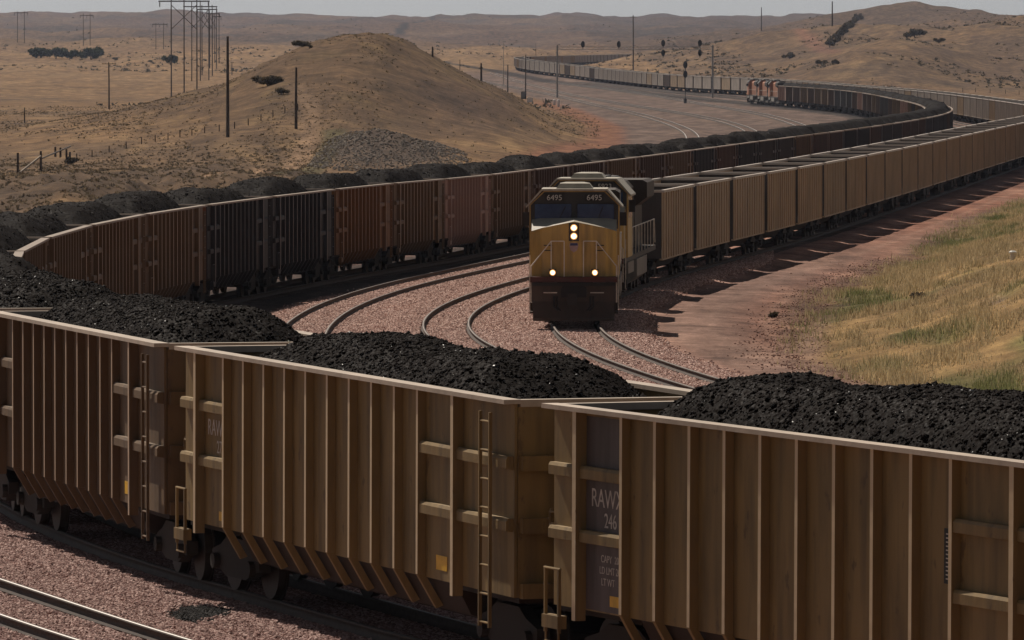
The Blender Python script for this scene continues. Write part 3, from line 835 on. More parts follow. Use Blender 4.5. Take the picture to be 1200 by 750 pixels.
M_COAL_SHINE = plain('fresh_coal_facets', (.02, .017, .016), .4, spec=.5)
def coal_mesh(step, seed, lump, extra=0, name='coal_heap', top=.70, ramp=3.5):
    r = np.random.default_rng(seed)
    L_, W_ = HL - .06, YS - .035
    nx, ny = int(2 * L_ / step), int(2 * W_ / step)
    gx, gy = np.meshgrid(np.linspace(-L_, L_, nx), np.linspace(-W_, W_, ny), indexing='ij')
    def hfun(x, y):
        lo = np.minimum(sm(-L_ + .2, -L_ + ramp, x), 1 - sm(L_ - ramp, L_ - .2, x))
        edge = np.clip(1 - np.abs(y) / W_, 0, 1)
        crest = np.minimum(1.0, edge * 1.55)
        crest = 1 - (1 - crest) ** 1.7
        h = -.62 + lo * .60 + (lo ** 1.1) * crest * top
        h = h + .14 * fbm(x / 2.6 + seed, y / 1.6, seed, 3) * lo + .07 * fbm(x / .7, y / .6, seed + 5, 2)
        return h
    z = HR - .12 + hfun(gx, gy)
    z = z + r.normal(0, lump, z.shape)
    jx = gx + r.normal(0, step * .22, z.shape); jy = np.clip(gy + r.normal(0, step * .22, z.shape), -W_, W_)
    V = np.stack([jx, jy, z], -1).reshape(-1, 3)
    k = np.arange(nx * ny).reshape(nx, ny)
    a, b, c, d = k[:-1, :-1], k[1:, :-1], k[1:, 1:], k[:-1, 1:]
    F = np.concatenate([np.stack([a, b, c], -1).reshape(-1, 3), np.stack([a, c, d], -1).reshape(-1, 3)])
    if extra:
        px_ = r.uniform(-L_ + .5, L_ - .5, extra); py_ = r.uniform(-W_ + .03, W_ - .03, extra)
        pz_ = HR - .12 + hfun(px_, py_)
        sz = r.gamma(1.6, .008, extra) + .008
        base = np.array([(1, 0, 0), (-1, 0, 0), (0, 1, 0), (0, -1, 0), (0, 0, 1), (0, 0, -1)], float)
        of = np.array([(0, 2, 4), (2, 1, 4), (1, 3, 4), (3, 0, 4), (2, 0, 5), (1, 2, 5), (3, 1, 5), (0, 3, 5)])
        q = r.normal(0, 1, (extra, 3, 3)); q, _ = np.linalg.qr(q)
        vv = np.einsum('ij,njk->nik', base, q) * (sz[:, None, None] * r.uniform(.6, 1.2, (extra, 6, 1)))
        vv = vv + np.stack([px_, py_, pz_], 1)[:, None, :]
        k0 = len(V)
        F = np.concatenate([F, (of[None] + (k0 + 6 * np.arange(extra))[:, None, None]).reshape(-1, 3)])
        V = np.concatenate([V, vv.reshape(-1, 3)])
    me = fast_mesh(name, V, F, M_COAL)
    me.materials.append(M_COAL_SHINE)
    if extra:
        mi = np.zeros(len(F), np.int32); mi[-8 * extra:] = np.repeat((r.uniform(0, 1, extra) < .015).astype(np.int32), 8)
        me.polygons.foreach_set('material_index', mi)
    return me
COAL_FINE = [coal_mesh(.032, 100 + k, .007, 16000, top=(.50, .64, .46, .50)[k]) for k in range(4)]
COAL_MID = [coal_mesh(.12, 200 + k, .014, 2500, top=(.62, .70, .56, .66, .60)[k], ramp=(4.6, 5.2, 4.2, 5.6, 4.8)[k]) for k in range(5)]
COAL_FAR = [coal_mesh(.5, 300 + k, .02, 0, top=.62, ramp=4.8) for k in range(4)]

# ------------------------------------------------------------------ the loaded train: cars counted from the right foreground
PA = PATHS['A']
s_c = PA.s_of_D(96.1)                 # coupling between the first and second car
n_front = 0
sA_end = PA.s_of_D(1322)
k = 0
carsA = []
pal = ['brown', 'tan_brown', 'brown', 'brown', 'black', 'brown', 'rust brown']
seqmid = {0: 'tan_brown', 1: 'tan_brown', 2: 'brown', 3: 'brown'}
rr = random.Random(5)
s = s_c - COUP
# colours of the back leg read off the photograph by column
cols_px = [(160, 'brown'), (250, 'black'), (340, 'black'), (420, 'orange-brown'), (497, 'brown'), (562, 'dusty pink'), (612, 'brown'), (660, 'rust brown'), (690, 'dusty pink'), (725, 'brown'), (756, 'rust brown'),
           (787, 'brown'), (816, 'black'), (845, 'rust brown'), (872, 'black'), (897, 'charcoal'), (920, 'brown'), (942, 'rust brown'), (960, 'rust brown'), (978, 'black'), (997, 'black'), (1014, 'rust brown'), (1120, 'charcoal')]
def px_of(p): return 600 + p[0] * FPX / p[1]
while s + COUP < sA_end:
    mid = s + COUP / 2
    p = PA.at(mid)
    k += 1
    if k <= 6: body = ['tan_brown', 'tan_brown', 'brown', 'brown', 'brown', 'brown'][k - 1]
    elif p[1] < 760:
        q = px_of(p); body = next((c for lim, c in cols_px if q < lim), 'charcoal')
        if q > 1014: body = rr.choice(['charcoal', 'rust brown', 'black', 'charcoal'])
    else:
        body = rr.choice(['rust brown', 'charcoal', 'brown', 'rust brown', 'dusty pink'])
    level = 0 if k <= 4 else (1 if p[1] < 520 else 2)
    cl = body.replace('_', ' ')
    lab = f'{cl} coal car full of coal, {ordinal(k)} of its train counted from the right foreground'
    if k == 1: lab = 'nearest olive brown coal car filling the lower right, with grey lettering'
    if k == 2: lab = 'olive brown coal car in the middle foreground with a ladder by the gap'
    if k == 3: lab = 'dark brown coal car at the left edge of the foreground'
    root = gondola(PA, mid, body, lab, 'loaded coal cars', level, ends=M_RUST if (body in ('black',) and rr.random() < .7) else None,
                   chord=None if level < 2 or rr.random() < .7 else BODY['brown'])
    carsA.append((k, root, level, body))
    # the load
    me = (COAL_FINE[k % 4] if level == 0 else COAL_MID[k % 5] if level == 1 else COAL_FAR[k % 4])
    h = put('coal_heap', me); h.matrix_world = Matrix.Translation(root.location) @ root.rotation_euler.to_matrix().to_4x4()
    if k % 2: h.rotation_euler.z += math.pi; h.rotation_euler.y = -h.rotation_euler.y
    hl = f'black coal heaped in the {ordinal(k)} loaded car counted from the right foreground'
    if k == 1: hl = 'black coal heaped in the nearest car at the lower right'
    if k == 2: hl = 'black coal heaped in the car in the middle foreground'
    tag(h, hl, 'coal heap', 'coal heaped in the loaded cars')
    s += COUP
sA_last = s

def lettering(root, txt, x, y, z, size, m, sx=1.0):
    """flat lettering on the left-hand (+Y) side, read from outside"""
    o = put('lettering', text_mesh(txt, size, m), root)
    o.matrix_local = Matrix.Translation((x, y, z)) @ Matrix(((-sx, 0, 0, 0), (0, 0, 1, 0), (0, 1, 0, 0), (0, 0, 0, 1)))
    return o
def panel(root, name, x0, x1, y0, y1, z0, z1, m): return MB().box(x0, x1, y0, y1, z0, z1).build(name, m, root)

c1, c2, c3 = carsA[0][1], carsA[1][1], carsA[2][1]
yo = YS + .023
def bay_marks(root, top, num, data, m):
    lettering(root, top, 5.84, yo, 2.53, .34, m, .95)
    lettering(root, num, 5.74, yo, 2.25, .27, m, .95)
    for i, tx in enumerate(data): lettering(root, tx, 5.72, yo, 1.76 - .15 * i, .135, m)
bay_marks(c1, 'RAWX', '246', ['CAPY  200', 'LD LMT 204', 'LT WT   5'], M_GREYL)
bay_marks(c2, 'RAWX', '27', [], M_GREYL)
for c in (c1, c2, c3):
    panel(c, 'reflector', 5.28, 5.75, YS + .021, YS + .026, 1.16, 1.30, M_YEL)
    panel(c, 'reflector', -4.75, -4.3, YS + .021, YS + .026, 1.20, 1.40, M_YEL)
# end bay of the nearest car is a different, plum grey panel
panel(c1, 'side_patch', 5.26, 6.48, YS + .0205, YS + .0215, 1.08, HR - .11, BODY['plum'])
pl = panel(c1, 'data_plate', -3.66, -3.45, YS + .021, YS + .03, 2.15, 2.80, M_BLK)
for i in range(12):
    MB().box(-3.62, -3.50, YS + .031, YS + .033, 2.20 + i * .048, 2.215 + i * .048).build('plate_stripe', M_GREYL, pl)

# ------------------------------------------------------------------ the empty train
M_ALU = paint('tan_aluminium', (.48, .355, .235), amount=.2, rough=.55, spec=.4)
M_ALU2 = paint('grey_aluminium', (.50, .43, .37), amount=.2, rough=.5, spec=.4)
M_ALU3 = paint('warm_tan_aluminium', (.50, .355, .22), amount=.3, rough=.55, spec=.4)
M_ALUIN = paint('grey_car_inside', (.085, .075, .07), amount=.4, rough=.7)  # inside and end walls darkened to paint shade into the gaps
M_RIMB = paint('bright_rim', (.55, .48, .42), amount=.1, rough=.45)
t = MB()
for s_ in (-1, 1):
    t.box(-7.1, 7.1, s_ * 1.50 - .02, s_ * 1.50 + .02, 1.0, HR - .1)
    for i in range(13):
        x = -6.7 + i * 13.4 / 12
        y0, y1 = (1.521, 1.565) if s_ > 0 else (-1.565, -1.521)
        t.box(x - .05, x + .05, y0, y1, 1.0, HR - .1)
t.box(-7.1, 7.1, -1.53, -1.40, .93, .999).box(-7.1, 7.1, 1.40, 1.53, .93, .999)
EB_body = dummy(t, 'side_sheets')
t = MB()
for s_ in (-1, 1):
    t.box(s_ * 7.05 - .02, s_ * 7.05 + .02, -1.47, 1.47, 1.0, HR - .1)
    for zz in (1.6, 2.4, 3.1): t.box(*sorted((s_ * 7.071, s_ * 7.15)), -1.45, 1.45, zz - .06, zz + .06)
t.box(-7.02, 7.02, -1.47, 1.47, 1.0, 1.05)
EB_in = dummy(t, 'end_walls')
t = MB()
for s_ in (-1, 1):
    y0, y1 = (1.45, 1.60) if s_ > 0 else (-1.60, -1.45)
    t.box(-7.15, 7.15, y0, y1, HR - .1, HR)
    t.box(*sorted((s_ * 7.0, s_ * 7.15)), -1.449, 1.449, HR - .1, HR - .003)
EB_rim = dummy(t, 'top_rim')
t = MB()
t.prism([(-1.2, .99), (1.2, .99), (.8, .5), (-.8, .5)], -4.8, 4.8)
t.box(-8.06, 8.06, -.2, .2, .74, .98)
EB_under = dummy(t, 'underframe')
EB_ribs_far = EB_body
PB = PATHS['B']
sB0 = PB.s_of_D(239.5)
LOCO = 22.35
s = sB0 + 2 * LOCO + .1
k = 0
sB_end = PB.s[-1] - 4
rr = random.Random(9)
while s + COUP < sB_end:
    k += 1
    mid = s + COUP / 2
    loc, rz, ry = place_on(PB, mid)
    Dm = loc[1]
    tone = rr.random()
    if k == 4 or k == 5: m_, tn = M_ALU3, 'ribbed tan'
    elif Dm < 800: m_, tn = (M_ALU, 'tan') if tone < .75 else (M_ALU3, 'warm tan')
    else: m_, tn = (M_ALU2, 'grey') if tone < .85 else (M_ALU, 'tan')
    if 615 < 0: pass
    root = tag(empty('empty_coal_car', loc, rz, ry), f'{tn} empty coal car, {ordinal(k)} behind the yellow locomotives', 'coal car', 'empty coal cars')
    if Dm > 1200 and rr.random() < .05:
        m_ = BODY['rust brown']; root['label'] = f'dark brown empty coal car, {ordinal(k)} behind the yellow locomotives'
    put('side_sheets', EB_body, root, m_)
    put('end_walls', EB_in, root, M_ALUIN)
    put('top_rim', EB_rim, root, M_RIMB)
    put('underframe', EB_under, root, M_DARKSTEEL)
    for x in (-6.15, 6.15):
        if Dm < 420: add_truck(root, x)
        else:
            o = put('truck', CM['far_truck'], root, M_DARKSTEEL); o.location.x = x
    s += COUP

# ================================================================== locomotives (front towards +X, origin midway on the rail)
M_LY = paint('loco_yellow', (.52, .335, .085), amount=.5, rough=.4, spec=.5)
M_LGREY = paint('loco_grey', (.05, .045, .04), amount=.45, rough=.6)
M_LHOOD = paint('loco_hood_shaded', (.05, .034, .022), amount=.6)  # near-black brown paints the shade along the hood
M_LROOF = paint('loco_roof_grey', (.42, .38, .31), amount=.2, rough=.5)  # pale tone carries painted sunlight on the nose top and roof cooler
M_LPIL = paint('loco_pilot_brown', (.085, .06, .045), amount=.5)
M_LRED = paint('loco_red_stripe', (.10, .028, .02), amount=.5)
M_LDARK = paint('loco_underframe', (.035, .03, .028), amount=.3, rough=.7)
M_LTAN = paint('loco_tank_grey', (.26, .245, .22), amount=.35)
M_ORANGE = paint('loco_orange', (.46, .20, .11), amount=.4, rough=.45)
M_HANDR = plain('handrail_paint', (.7, .64, .55), .45)
M_LAMP = plain('lit_lamp', (1, .9, .7), .3, emit=(1.0, .40, .07), es=.75)
M_BULB = plain('lamp_filament_glow', (1, .9, .7), .3, emit=(1.0, .86, .6), es=4.0)
M_LENS = plain('dark_lens', (.03, .03, .03), .2)
M_NUM = plain('number_board_white', (.62, .6, .55), .6)
def glass_mat():
    m, n, b = mat('cab_glass')
    b.inputs['Base Color'].default_value = (.012, .028, .07, 1)
    b.inputs['Roughness'].default_value = .08; b.inputs['Specular IOR Level'].default_value = .8
    n.links.new(rgbmix(n, noise_fac(n, 2.0, 3), (.02, .045, .11), (.04, .08, .17)), b.inputs['Base Color'])  # blue of the reflections is mixed into the base colour
    return m
M_GLASS = glass_mat()

LM = {}
def lmesh(key, mb, name, smooth=False): LM[key] = (mb.mesh(name, M_LDARK, smooth), name)
X0 = 11.17                                   # coupler face
# deck and frame
t = MB().box(-10.3, 9.9, -1.45, 1.45, 1.42, 1.60)
lmesh('deck', t, 'deck')
t = MB().box(-10.3, 10.2, -.55, .55, .95, 1.419)
lmesh('frame', t, 'underframe')
# pilot: sheet with plough, steps in the corners
t = MB()
t.prism([(-1.42, 1.40), (1.42, 1.40), (1.42, .95), (1.28, .30), (-1.28, .30), (-1.42, .95)], 10.15, 10.28)
t.prism([(10.281, .78), (10.52, .24), (10.52, .14), (10.281, .14)], -1.35, 1.35, 'y')
for s_ in (-1, 1):
    for zz in (.42, .72, 1.02, 1.3): t.box(9.55, 10.148, *sorted((s_ * 1.08, s_ * 1.46)), zz - .02, zz + .02)
    t.box(9.5, 9.54, *sorted((s_ * 1.05, s_ * 1.46)), .35, 1.41)
lmesh('pilot', t, 'pilot')
t = MB().box(10.281, 10.50, -1.38, 1.38, 1.30, 1.405)
for i in range(5): t.box(10.501, 10.53, -1.3, 1.3, 1.305 + i * .02, 1.313 + i * .02)
lmesh('anticlimber', t, 'anticlimber')
t = MB().box(10.1, 10.45, -1.44, 1.44, 1.421, 1.60)
lmesh('stripe', t, 'red_sill_stripe')
t = MB().prism([(-.42, .92), (.42, .92), (.42, 1.22), (.30, 1.34), (-.30, 1.34), (-.42, 1.22)], 10.285, 10.40)
t.box(10.41, 11.0, -.10, .10, .80, 1.0).box(10.85, 11.17, -.20, .10, .70, 1.08)
for y in (-.65, -.55, .55, .65): t.tube([(10.45, y, .95), (10.66, y, .62), (10.82, y * .8, .50)], .03, 6)
lmesh('coupler', t, 'coupler')
# nose: broad front, peaked sloping top (edges dip to both sides), chamfered corners
fx, rx = 10.02, 8.62
nose_front = [(fx - .22, -1.42), (fx, -1.05), (fx, 1.05), (fx - .22, 1.42)]
def ring(z_mid, z_side, shift):
    pts = [(fx - .22, -1.42, z_side), (fx, -1.05, z_side + (z_mid - z_side) * .35), (fx, 0, z_mid), (fx, 1.05, z_side + (z_mid - z_side) * .35), (fx - .22, 1.42, z_side), (rx, 1.42, 3.50), (rx, 0, z_mid + .10), (rx, -1.42, 3.50)]
    return pts
r0 = [(p[0], p[1], 1.602) for p in ring(0, 0, 0)]
r1 = ring(3.42, 3.10, 0)
t = MB().loft([r0, r1], caps=False)
n0 = len(t.v)
t.f.append(tuple(range(7, -1, -1)))
lmesh('nose', t, 'nose')
# top of the nose, sunlight painted in as a paler tone
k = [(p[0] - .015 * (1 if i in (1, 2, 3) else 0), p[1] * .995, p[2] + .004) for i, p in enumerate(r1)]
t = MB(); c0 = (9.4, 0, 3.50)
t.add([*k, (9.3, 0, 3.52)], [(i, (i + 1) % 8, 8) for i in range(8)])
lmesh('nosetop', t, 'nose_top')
# nose details: door panels, grab irons, recess lines
t = MB()
t.box(fx + .001, fx + .03, -.30, .30, 1.75, 2.75)
for s_ in (-1, 1):
    t.box(fx + .001, fx + .035, *sorted((s_ * .42, s_ * .47)), 1.7, 2.7).box(fx + .001, fx + .035, *sorted((s_ * .60, s_ * .65)), 1.7, 2.7)
lmesh('nosedoor', t, 'nose_door')
t = MB()
for s_ in (-1, 1):
    for zz in (2.45, 2.62): t.box(fx - .02, fx + .03, *sorted((s_ * .72, s_ * 1.0)), zz, zz + .03)
lmesh('grab', t, 'grab_iron')
# cab
t = MB()
cx0, cx1 = 5.95, 8.72
prof = [(-1.50, 1.602), (1.50, 1.602), (1.50, 3.95), (1.02, 4.42), (-1.02, 4.42), (-1.50, 3.95)]
t.prism(prof, cx0, cx1)
lmesh('cab', t, 'cab')
t = MB()
roof = [(-1.60, 3.88), (-1.07, 4.47), (1.07, 4.47), (1.60, 3.88), (1.60, 3.93), (1.09, 4.53), (-1.09, 4.53), (-1.60, 3.93)]
t.prism([(-1.62, 3.84), (-1.08, 4.425), (1.08, 4.425), (1.62, 3.84), (1.62, 3.90), (1.10, 4.49), (-1.10, 4.49), (-1.62, 3.90)], cx0 - .1, cx1 + .18)
lmesh('cabroof', t, 'cab_roof')
t = MB().loft([[(7.0, -.62, 4.49), (7.0, .62, 4.49), (8.3, .62, 4.49), (8.3, -.62, 4.49)], [(7.1, -.5, 4.66), (7.1, .5, 4.66), (8.2, .5, 4.66), (8.2, -.5, 4.66)], [(7.3, -.3, 4.70), (7.3, .3, 4.70), (8.0, .3, 4.70), (8.0, -.3, 4.70)]])
lmesh('aircon', t, 'roof_cooler')
# black cab face with windows and number boards
t = MB().prism([(-1.46, 3.16), (1.46, 3.16), (1.46, 3.94), (1.00, 4.38), (-1.00, 4.38), (-1.46, 3.94)], cx1 + .001, cx1 + .02)
lmesh('cabface', t, 'cab_front')
t = MB().box(cx1 + .021, cx1 + .035, .10, 1.32, 3.42, 3.98)
lmesh('windL', t, 'windshield')
t = MB().box(cx1 + .021, cx1 + .035, -1.32, -.10, 3.42, 3.98)
lmesh('windR', t, 'windshield')
t = MB()
for (a, b) in ((.08, 1.34), (-1.34, -.08)):
    t.box(cx1 + .0205, cx1 + .05, a, b, 3.985, 4.01).box(cx1 + .0205, cx1 + .05, a, b, 3.39, 3.415)
    t.box(cx1 + .0205, cx1 + .05, a - .0, a + .02, 3.4155, 3.9845).box(cx1 + .0205, cx1 + .05, b - .02, b, 3.4155, 3.9845)
lmesh('wframe', t, 'window_frame')
t = MB().tube([(cx1 + .06, .75, 3.40), (cx1 + .06, .95, 3.9)], .012, 5).tube([(cx1 + .06, -.55, 3.40), (cx1 + .06, -.3, 3.9)], .012, 5)
lmesh('wiper', t, 'wiper')
t = MB().box(cx1 + .021, cx1 + .10, .35, .98, 4.08, 4.32).box(cx1 + .021, cx1 + .10, -.98, -.35, 4.08, 4.32)
lmesh('nboard', t, 'number_board')
# cab side windows, door, mirror
for s_, kk in ((1, 'csl'), (-1, 'csr')):
    t = MB().box(6.3, 7.25, *sorted((s_ * 1.501, s_ * 1.512)), 3.05, 3.75).box(7.4, 8.2, *sorted((s_ * 1.501, s_ * 1.512)), 3.05, 3.75)
    lmesh(kk, t, 'side_window')
    t = MB().box(8.15, 8.2, *sorted((s_ * 1.515, s_ * 1.74)), 3.25, 3.7)
    lmesh(kk + 'm', t, 'mirror')
# hood
t = MB()
hp = [(-.92, 1.602), (.92, 1.602), (.92, 3.95), (.70, 4.20), (-.70, 4.20), (-.92, 3.95)]
t.prism(hp, -4.8, cx0 - .002)
for i in range(9):
    for s_ in (-1, 1): t.box(-4.5 + i * 1.1, -3.55 + i * 1.1, *sorted((s_ * .921, s_ * .945)), 1.8, 3.6)
lmesh('hood', t, 'long_hood')
t = MB().prism([(-.95, 1.602), (.95, 1.602), (.95, 3.2), (1.42, 3.55), (1.42, 4.12), (1.25, 4.22), (-1.25, 4.22), (-1.42, 4.12), (-1.42, 3.55), (-.95, 3.2)], -9.6, -4.81)
lmesh('radiator', t, 'radiator_wing')
t = MB().prism([(-.5, 4.201), (.5, 4.201), (.4, 4.50), (-.4, 4.50)], 1.0, 3.6).prism([(-.6, 4.201), (.6, 4.201), (.45, 4.42), (-.45, 4.42)], -3.0, 0.2)
lmesh('stack', t, 'exhaust_housing')
t = MB().prism([(-1.5, 1.40), (1.5, 1.40), (1.5, .75), (1.1, .45), (-1.1, .45), (-1.5, .75)], -3.4, 3.0)
lmesh('tank', t, 'fuel_tank')
t = MB()
for s_ in (-1, 1):
    t.box(4.9, 8.4, *sorted((s_ * 1.20, s_ * 1.50)), 1.0, 1.415)
lmesh('batbox', t, 'battery_box')
# handrails
t = MB()
for s_ in (-1, 1):
    t.tube([(10.30, s_ * .32, 2.78), (10.30, s_ * .75, 2.78), (10.30, s_ * 1.42, 1.95), (10.30, s_ * 1.42, .75)], .022, 6)
    t.tube([(10.30, s_ * .32, 2.78), (10.30, s_ * .32, 1.6)], .018, 6).tube([(10.30, s_ * .75, 2.78), (10.30, s_ * .75, 1.6)], .018, 6)
    t.tube([(10.52, s_ * 1.0, 1.08), (10.52, s_ * .55, 1.08)], .018, 6)
    t.tube([(5.7, s_ * 1.43, 1.6), (5.7, s_ * 1.43, 2.62), (-9.6, s_ * 1.43, 2.62), (-10.1, s_ * 1.43, 1.7)], .02, 6)
    for i in range(8): t.tube([(4.6 - i * 1.95, s_ * 1.43, 1.6), (4.6 - i * 1.95, s_ * 1.43, 2.62)], .018, 5)
    t.tube([(9.6, s_ * 1.47, .5), (9.6, s_ * 1.47, 2.3)], .02, 6)
lmesh('rails', t, 'handrail')
t = MB()
for zz in (2.94, 3.22): t.cyl((fx + .04, 0, zz), 'x', .115, .08, 16)
lmesh('headlight', t, 'headlight')
t = MB().box(fx + .0005, fx + .02, -.17, .17, 2.78, 3.38)
lmesh('headpanel', t, 'headlight_panel')
t = MB().cyl((10.36, .70, 1.74), 'x', .10, .08, 16)
lmesh('ditchL', t, 'ditch_light')
t = MB().cyl((10.36, -.70, 1.74), 'x', .10, .08, 16)
lmesh('ditchR', t, 'ditch_light')
t = MB().box(10.2, 10.318, .58, .82, 1.602, 1.86).box(10.2, 10.318, -.82, -.58, 1.602, 1.86)
lmesh('ditchbox', t, 'ditch_light_housing')
# emblem: shield outline on the nose
t = MB().prism([(-.13, 2.72), (.13, 2.72), (.15, 2.62), (.11, 2.48), (0, 2.40), (-.11, 2.48), (-.15, 2.62)], fx + .031, fx + .04)
lmesh('shield', t, 'emblem')
t = MB().prism([(-.115, 2.71), (.115, 2.71), (.13, 2.63), (-.13, 2.63)], fx + .041, fx + .044)
lmesh('shieldtop', t, 'emblem_band')
# six-axle truck
t = MB()
for s_ in (-1, 1):
    y0, y1 = (.98, 1.16) if s_ > 0 else (-1.16, -.98)
    t.prism([(-2.6, .55), (-2.6, .85), (-1.2, .78), (0, .98), (1.2, .78), (2.6, .85), (2.6, .55), (1.2, .42), (-1.2, .42)], y0, y1, 'y')
    for wx in (-2.0, 0, 2.0): t.cyl((wx, s_ * 1.19, .53), 'y', .17, .1, 10)
t.box(-.3, .3, -.97, .97, .45, .94)
lmesh('ltruck', t, 'side_frame')
t = MB()
for s_ in (-1, 1): t.cyl((0, s_ * .775, 0), 'y', .53, .13, 22).cyl((0, s_ * .70, 0), 'y', .56, .03, 22)
t.cyl((0, 0, 0), 'y', .09, 1.4, 8)
lmesh('lwheel', t, 'wheelset')

def locomotive(P, s_mid, label, group, number, main, flip=False, lit=False, scheme='yellow'):
    loc, rz, ry = place_on(P, s_mid, 7.0)
    if not flip: rz += math.pi; ry = -ry         # +X looks towards the camera
    root = tag(empty('locomotive', loc, rz, ry), label, 'locomotive', group)
    def part(key, m, parent=root): return put(LM[key][1], LM[key][0], parent, m)
    hood_m = M_LHOOD if scheme == 'yellow' else main
    roof_m = M_LROOF if scheme == 'yellow' else M_LGREY
    part('deck', M_LGREY); part('frame', M_LDARK); pil = part('pilot', M_LPIL); part('anticlimber', M_LGREY, pil); part('stripe', M_LRED if scheme == 'yellow' else M_LDARK)
    part('coupler', M_LDARK)
    ns = part('nose', main); part('nosetop', M_LROOF if scheme == 'yellow' else main, ns); part('nosedoor', main, ns); part('grab', M_LDARK, ns)
    hp_ = part('headpanel', M_LGREY, ns)
    if scheme == 'yellow':
        part('shield', plain('emblem_pale', (.42, .3, .3), .6), ns); part('shieldtop', plain('emblem_blue', (.05, .06, .16), .6), ns)
    cb = part('cab', main); part('cabroof', roof_m, root); part('aircon', M_LROOF if scheme == 'yellow' else M_LGREY)
    cf = part('cabface', M_LGREY if scheme == 'yellow' else M_LDARK, cb)
    for kx in ('windL', 'windR'): part(kx, M_GLASS, cb)
    part('wframe', M_LDARK, cb); part('wiper', M_LDARK, cb)
    nb = part('nboard', M_LDARK)
    if number:
        for y in (.665, -.665):
            o = put('number', text_mesh(number, .26, M_NUM), nb)
            o.matrix_local = Matrix.Translation((cx1 + .104, y, 4.19)) @ Matrix(((0, 0, 1, 0), (1, 0, 0, 0), (0, 1, 0, 0), (0, 0, 0, 1)))
    for kx in ('csl', 'csr'): part(kx, M_GLASS, cb); part(kx + 'm', M_LDARK, cb)
    part('hood', hood_m); part('radiator', hood_m if scheme == 'yellow' else M_LDARK); part('stack', M_LGREY); part('tank', M_LTAN); part('batbox', M_LTAN); part('rails', M_HANDR)
    part('headlight', M_LAMP if lit else M_LENS); part('ditchbox', M_LGREY)
    part('ditchL', M_LAMP if lit else M_LENS); part('ditchR', M_LAMP if lit else M_LENS)
    if lit:
        for (bx, by, bz, r_) in ((fx + .084, 0, 2.94, .075), (fx + .084, 0, 3.22, .075), (10.405, .70, 1.74, .062), (10.405, -.70, 1.74, .062)):
            MB().cyl((bx, by, bz), 'x', r_, .008, 14).build('lamp_bulb', M_BULB, root)
    for x in (-6.7, 6.7):
        tr = empty('truck', (x, 0, 0)); tr.parent = root
        put('side_frame', LM['ltruck'][0], tr, M_LDARK if scheme == 'yellow' else M_LTAN)
        for wx in (-2.0, 0, 2.0):
            o = put('wheelset', LM['lwheel'][0], tr, M_WHEEL); o.location = (wx, 0, .53)
    return root

locomotive(PB, sB0 + LOCO / 2, 'yellow locomotive with lit headlights leading the empty train', None, '6495', M_LY, lit=True)
locomotive(PB, sB0 + LOCO * 1.5, 'second yellow locomotive, mostly hidden behind the lit one', None, '5923', M_LY)
og = 'orange locomotives'
for i, nm in enumerate(('first', 'second', 'third')):
    locomotive(PA, sA_last + .6 + LOCO * (i + .5), ['orange locomotive coupled to the far end of the loaded cars', 'orange locomotive in the middle of the distant three', 'leftmost of the three distant orange locomotives'][i],
               og, None, M_ORANGE, flip=True, scheme='orange')

# ================================================================== vegetation
def leaf_material(name, c1, c2, trans=.25):
    m, n, b = mat(name)
    at = n.nodes.new('ShaderNodeAttribute'); at.attribute_name = 'Col'
    n.links.new(rgbmix(n, 1.0, at.outputs['Color'], rgbmix(n, noise_fac(n, 3, 3), (.75, .75, .75), (1.2, 1.2, 1.2)), 'MULTIPLY'), b.inputs['Base Color'])
    b.inputs['Roughness'].default_value = .9; b.inputs['Specular IOR Level'].default_value = .15
    tr = n.nodes.new('ShaderNodeBsdfTranslucent'); n.links.new(at.outputs['Color'], tr.inputs[0])
    mx = n.nodes.new('ShaderNodeMixShader'); mx.inputs[0].default_value = trans
    out = [q for q in n.nodes if q.type == 'OUTPUT_MATERIAL'][0]
    n.links.new(b.outputs[0], mx.inputs[1]); n.links.new(tr.outputs[0], mx.inputs[2]); n.links.new(mx.outputs[0], out.inputs[0])
    return m
M_LEAF = leaf_material('foliage', None, None)
M_BARK = plain('bark', (.09, .065, .045), .95)

def blades(x, D, z, h, w_, colr, lean=.35):
    n_ = len(x)
    a = rng.uniform(0, 2 * np.pi, n_); b = rng.uniform(0, 2 * np.pi, n_)
    V = np.zeros((n_, 3, 3))
    V[:, 0] = np.stack([x - np.cos(a) * w_, D - np.sin(a) * w_, z - .02], 1)
    V[:, 1] = np.stack([x + np.cos(a) * w_, D + np.sin(a) * w_, z - .02], 1)
    le = rng.uniform(0, lean, n_) * h
    V[:, 2] = np.stack([x + np.cos(b) * le, D + np.sin(b) * le, z + h], 1)
    return V.reshape(-1, 3), np.arange(3 * n_).reshape(n_, 3), np.repeat(colr, 3, 0)

# grass of the near bank on the right
n_ = 260000
D = rng.uniform(172, 480, n_)
ft = np.interp(D, [120, 165, 184, 201, 223, 260, 288, 342, 420, 490, 560], [22, 15.5, 13.2, 9.9, 8.6, 10.4, 12.4, 18.6, 26.5, 35, 44])
x = ft + rng.uniform(-.6, 1, n_) ** 1 * np.maximum(2, .083 * D - ft)
clump = fbm(x / 1.1, D / 4.5, 131, 4)
dens = sm(-.42, .25, clump) * sm(-.6, 1.4, x - ft + rng.normal(0, .4, n_))
wash_k = np.exp(-((x - np.interp(D, [195, 215, 240, 262], [9.6, 9.0, 9.9, 11.6])) / .7) ** 2) * (D > 196) * (D < 262)
bare = sm(.12, .3, fbm(x / 3., D / 12., 67, 3)) * sm(4.5, 7, x - ft) * (1 - sm(225, 250, D))
keep = (rng.uniform(0, 1, n_) < dens * (1 - .9 * wash_k) * (1 - .85 * bare)) & (np.abs(x) < .084 * D)
x, D, clump, ft = x[keep], D[keep], clump[keep], ft[keep]
zg = terrain(x, D)
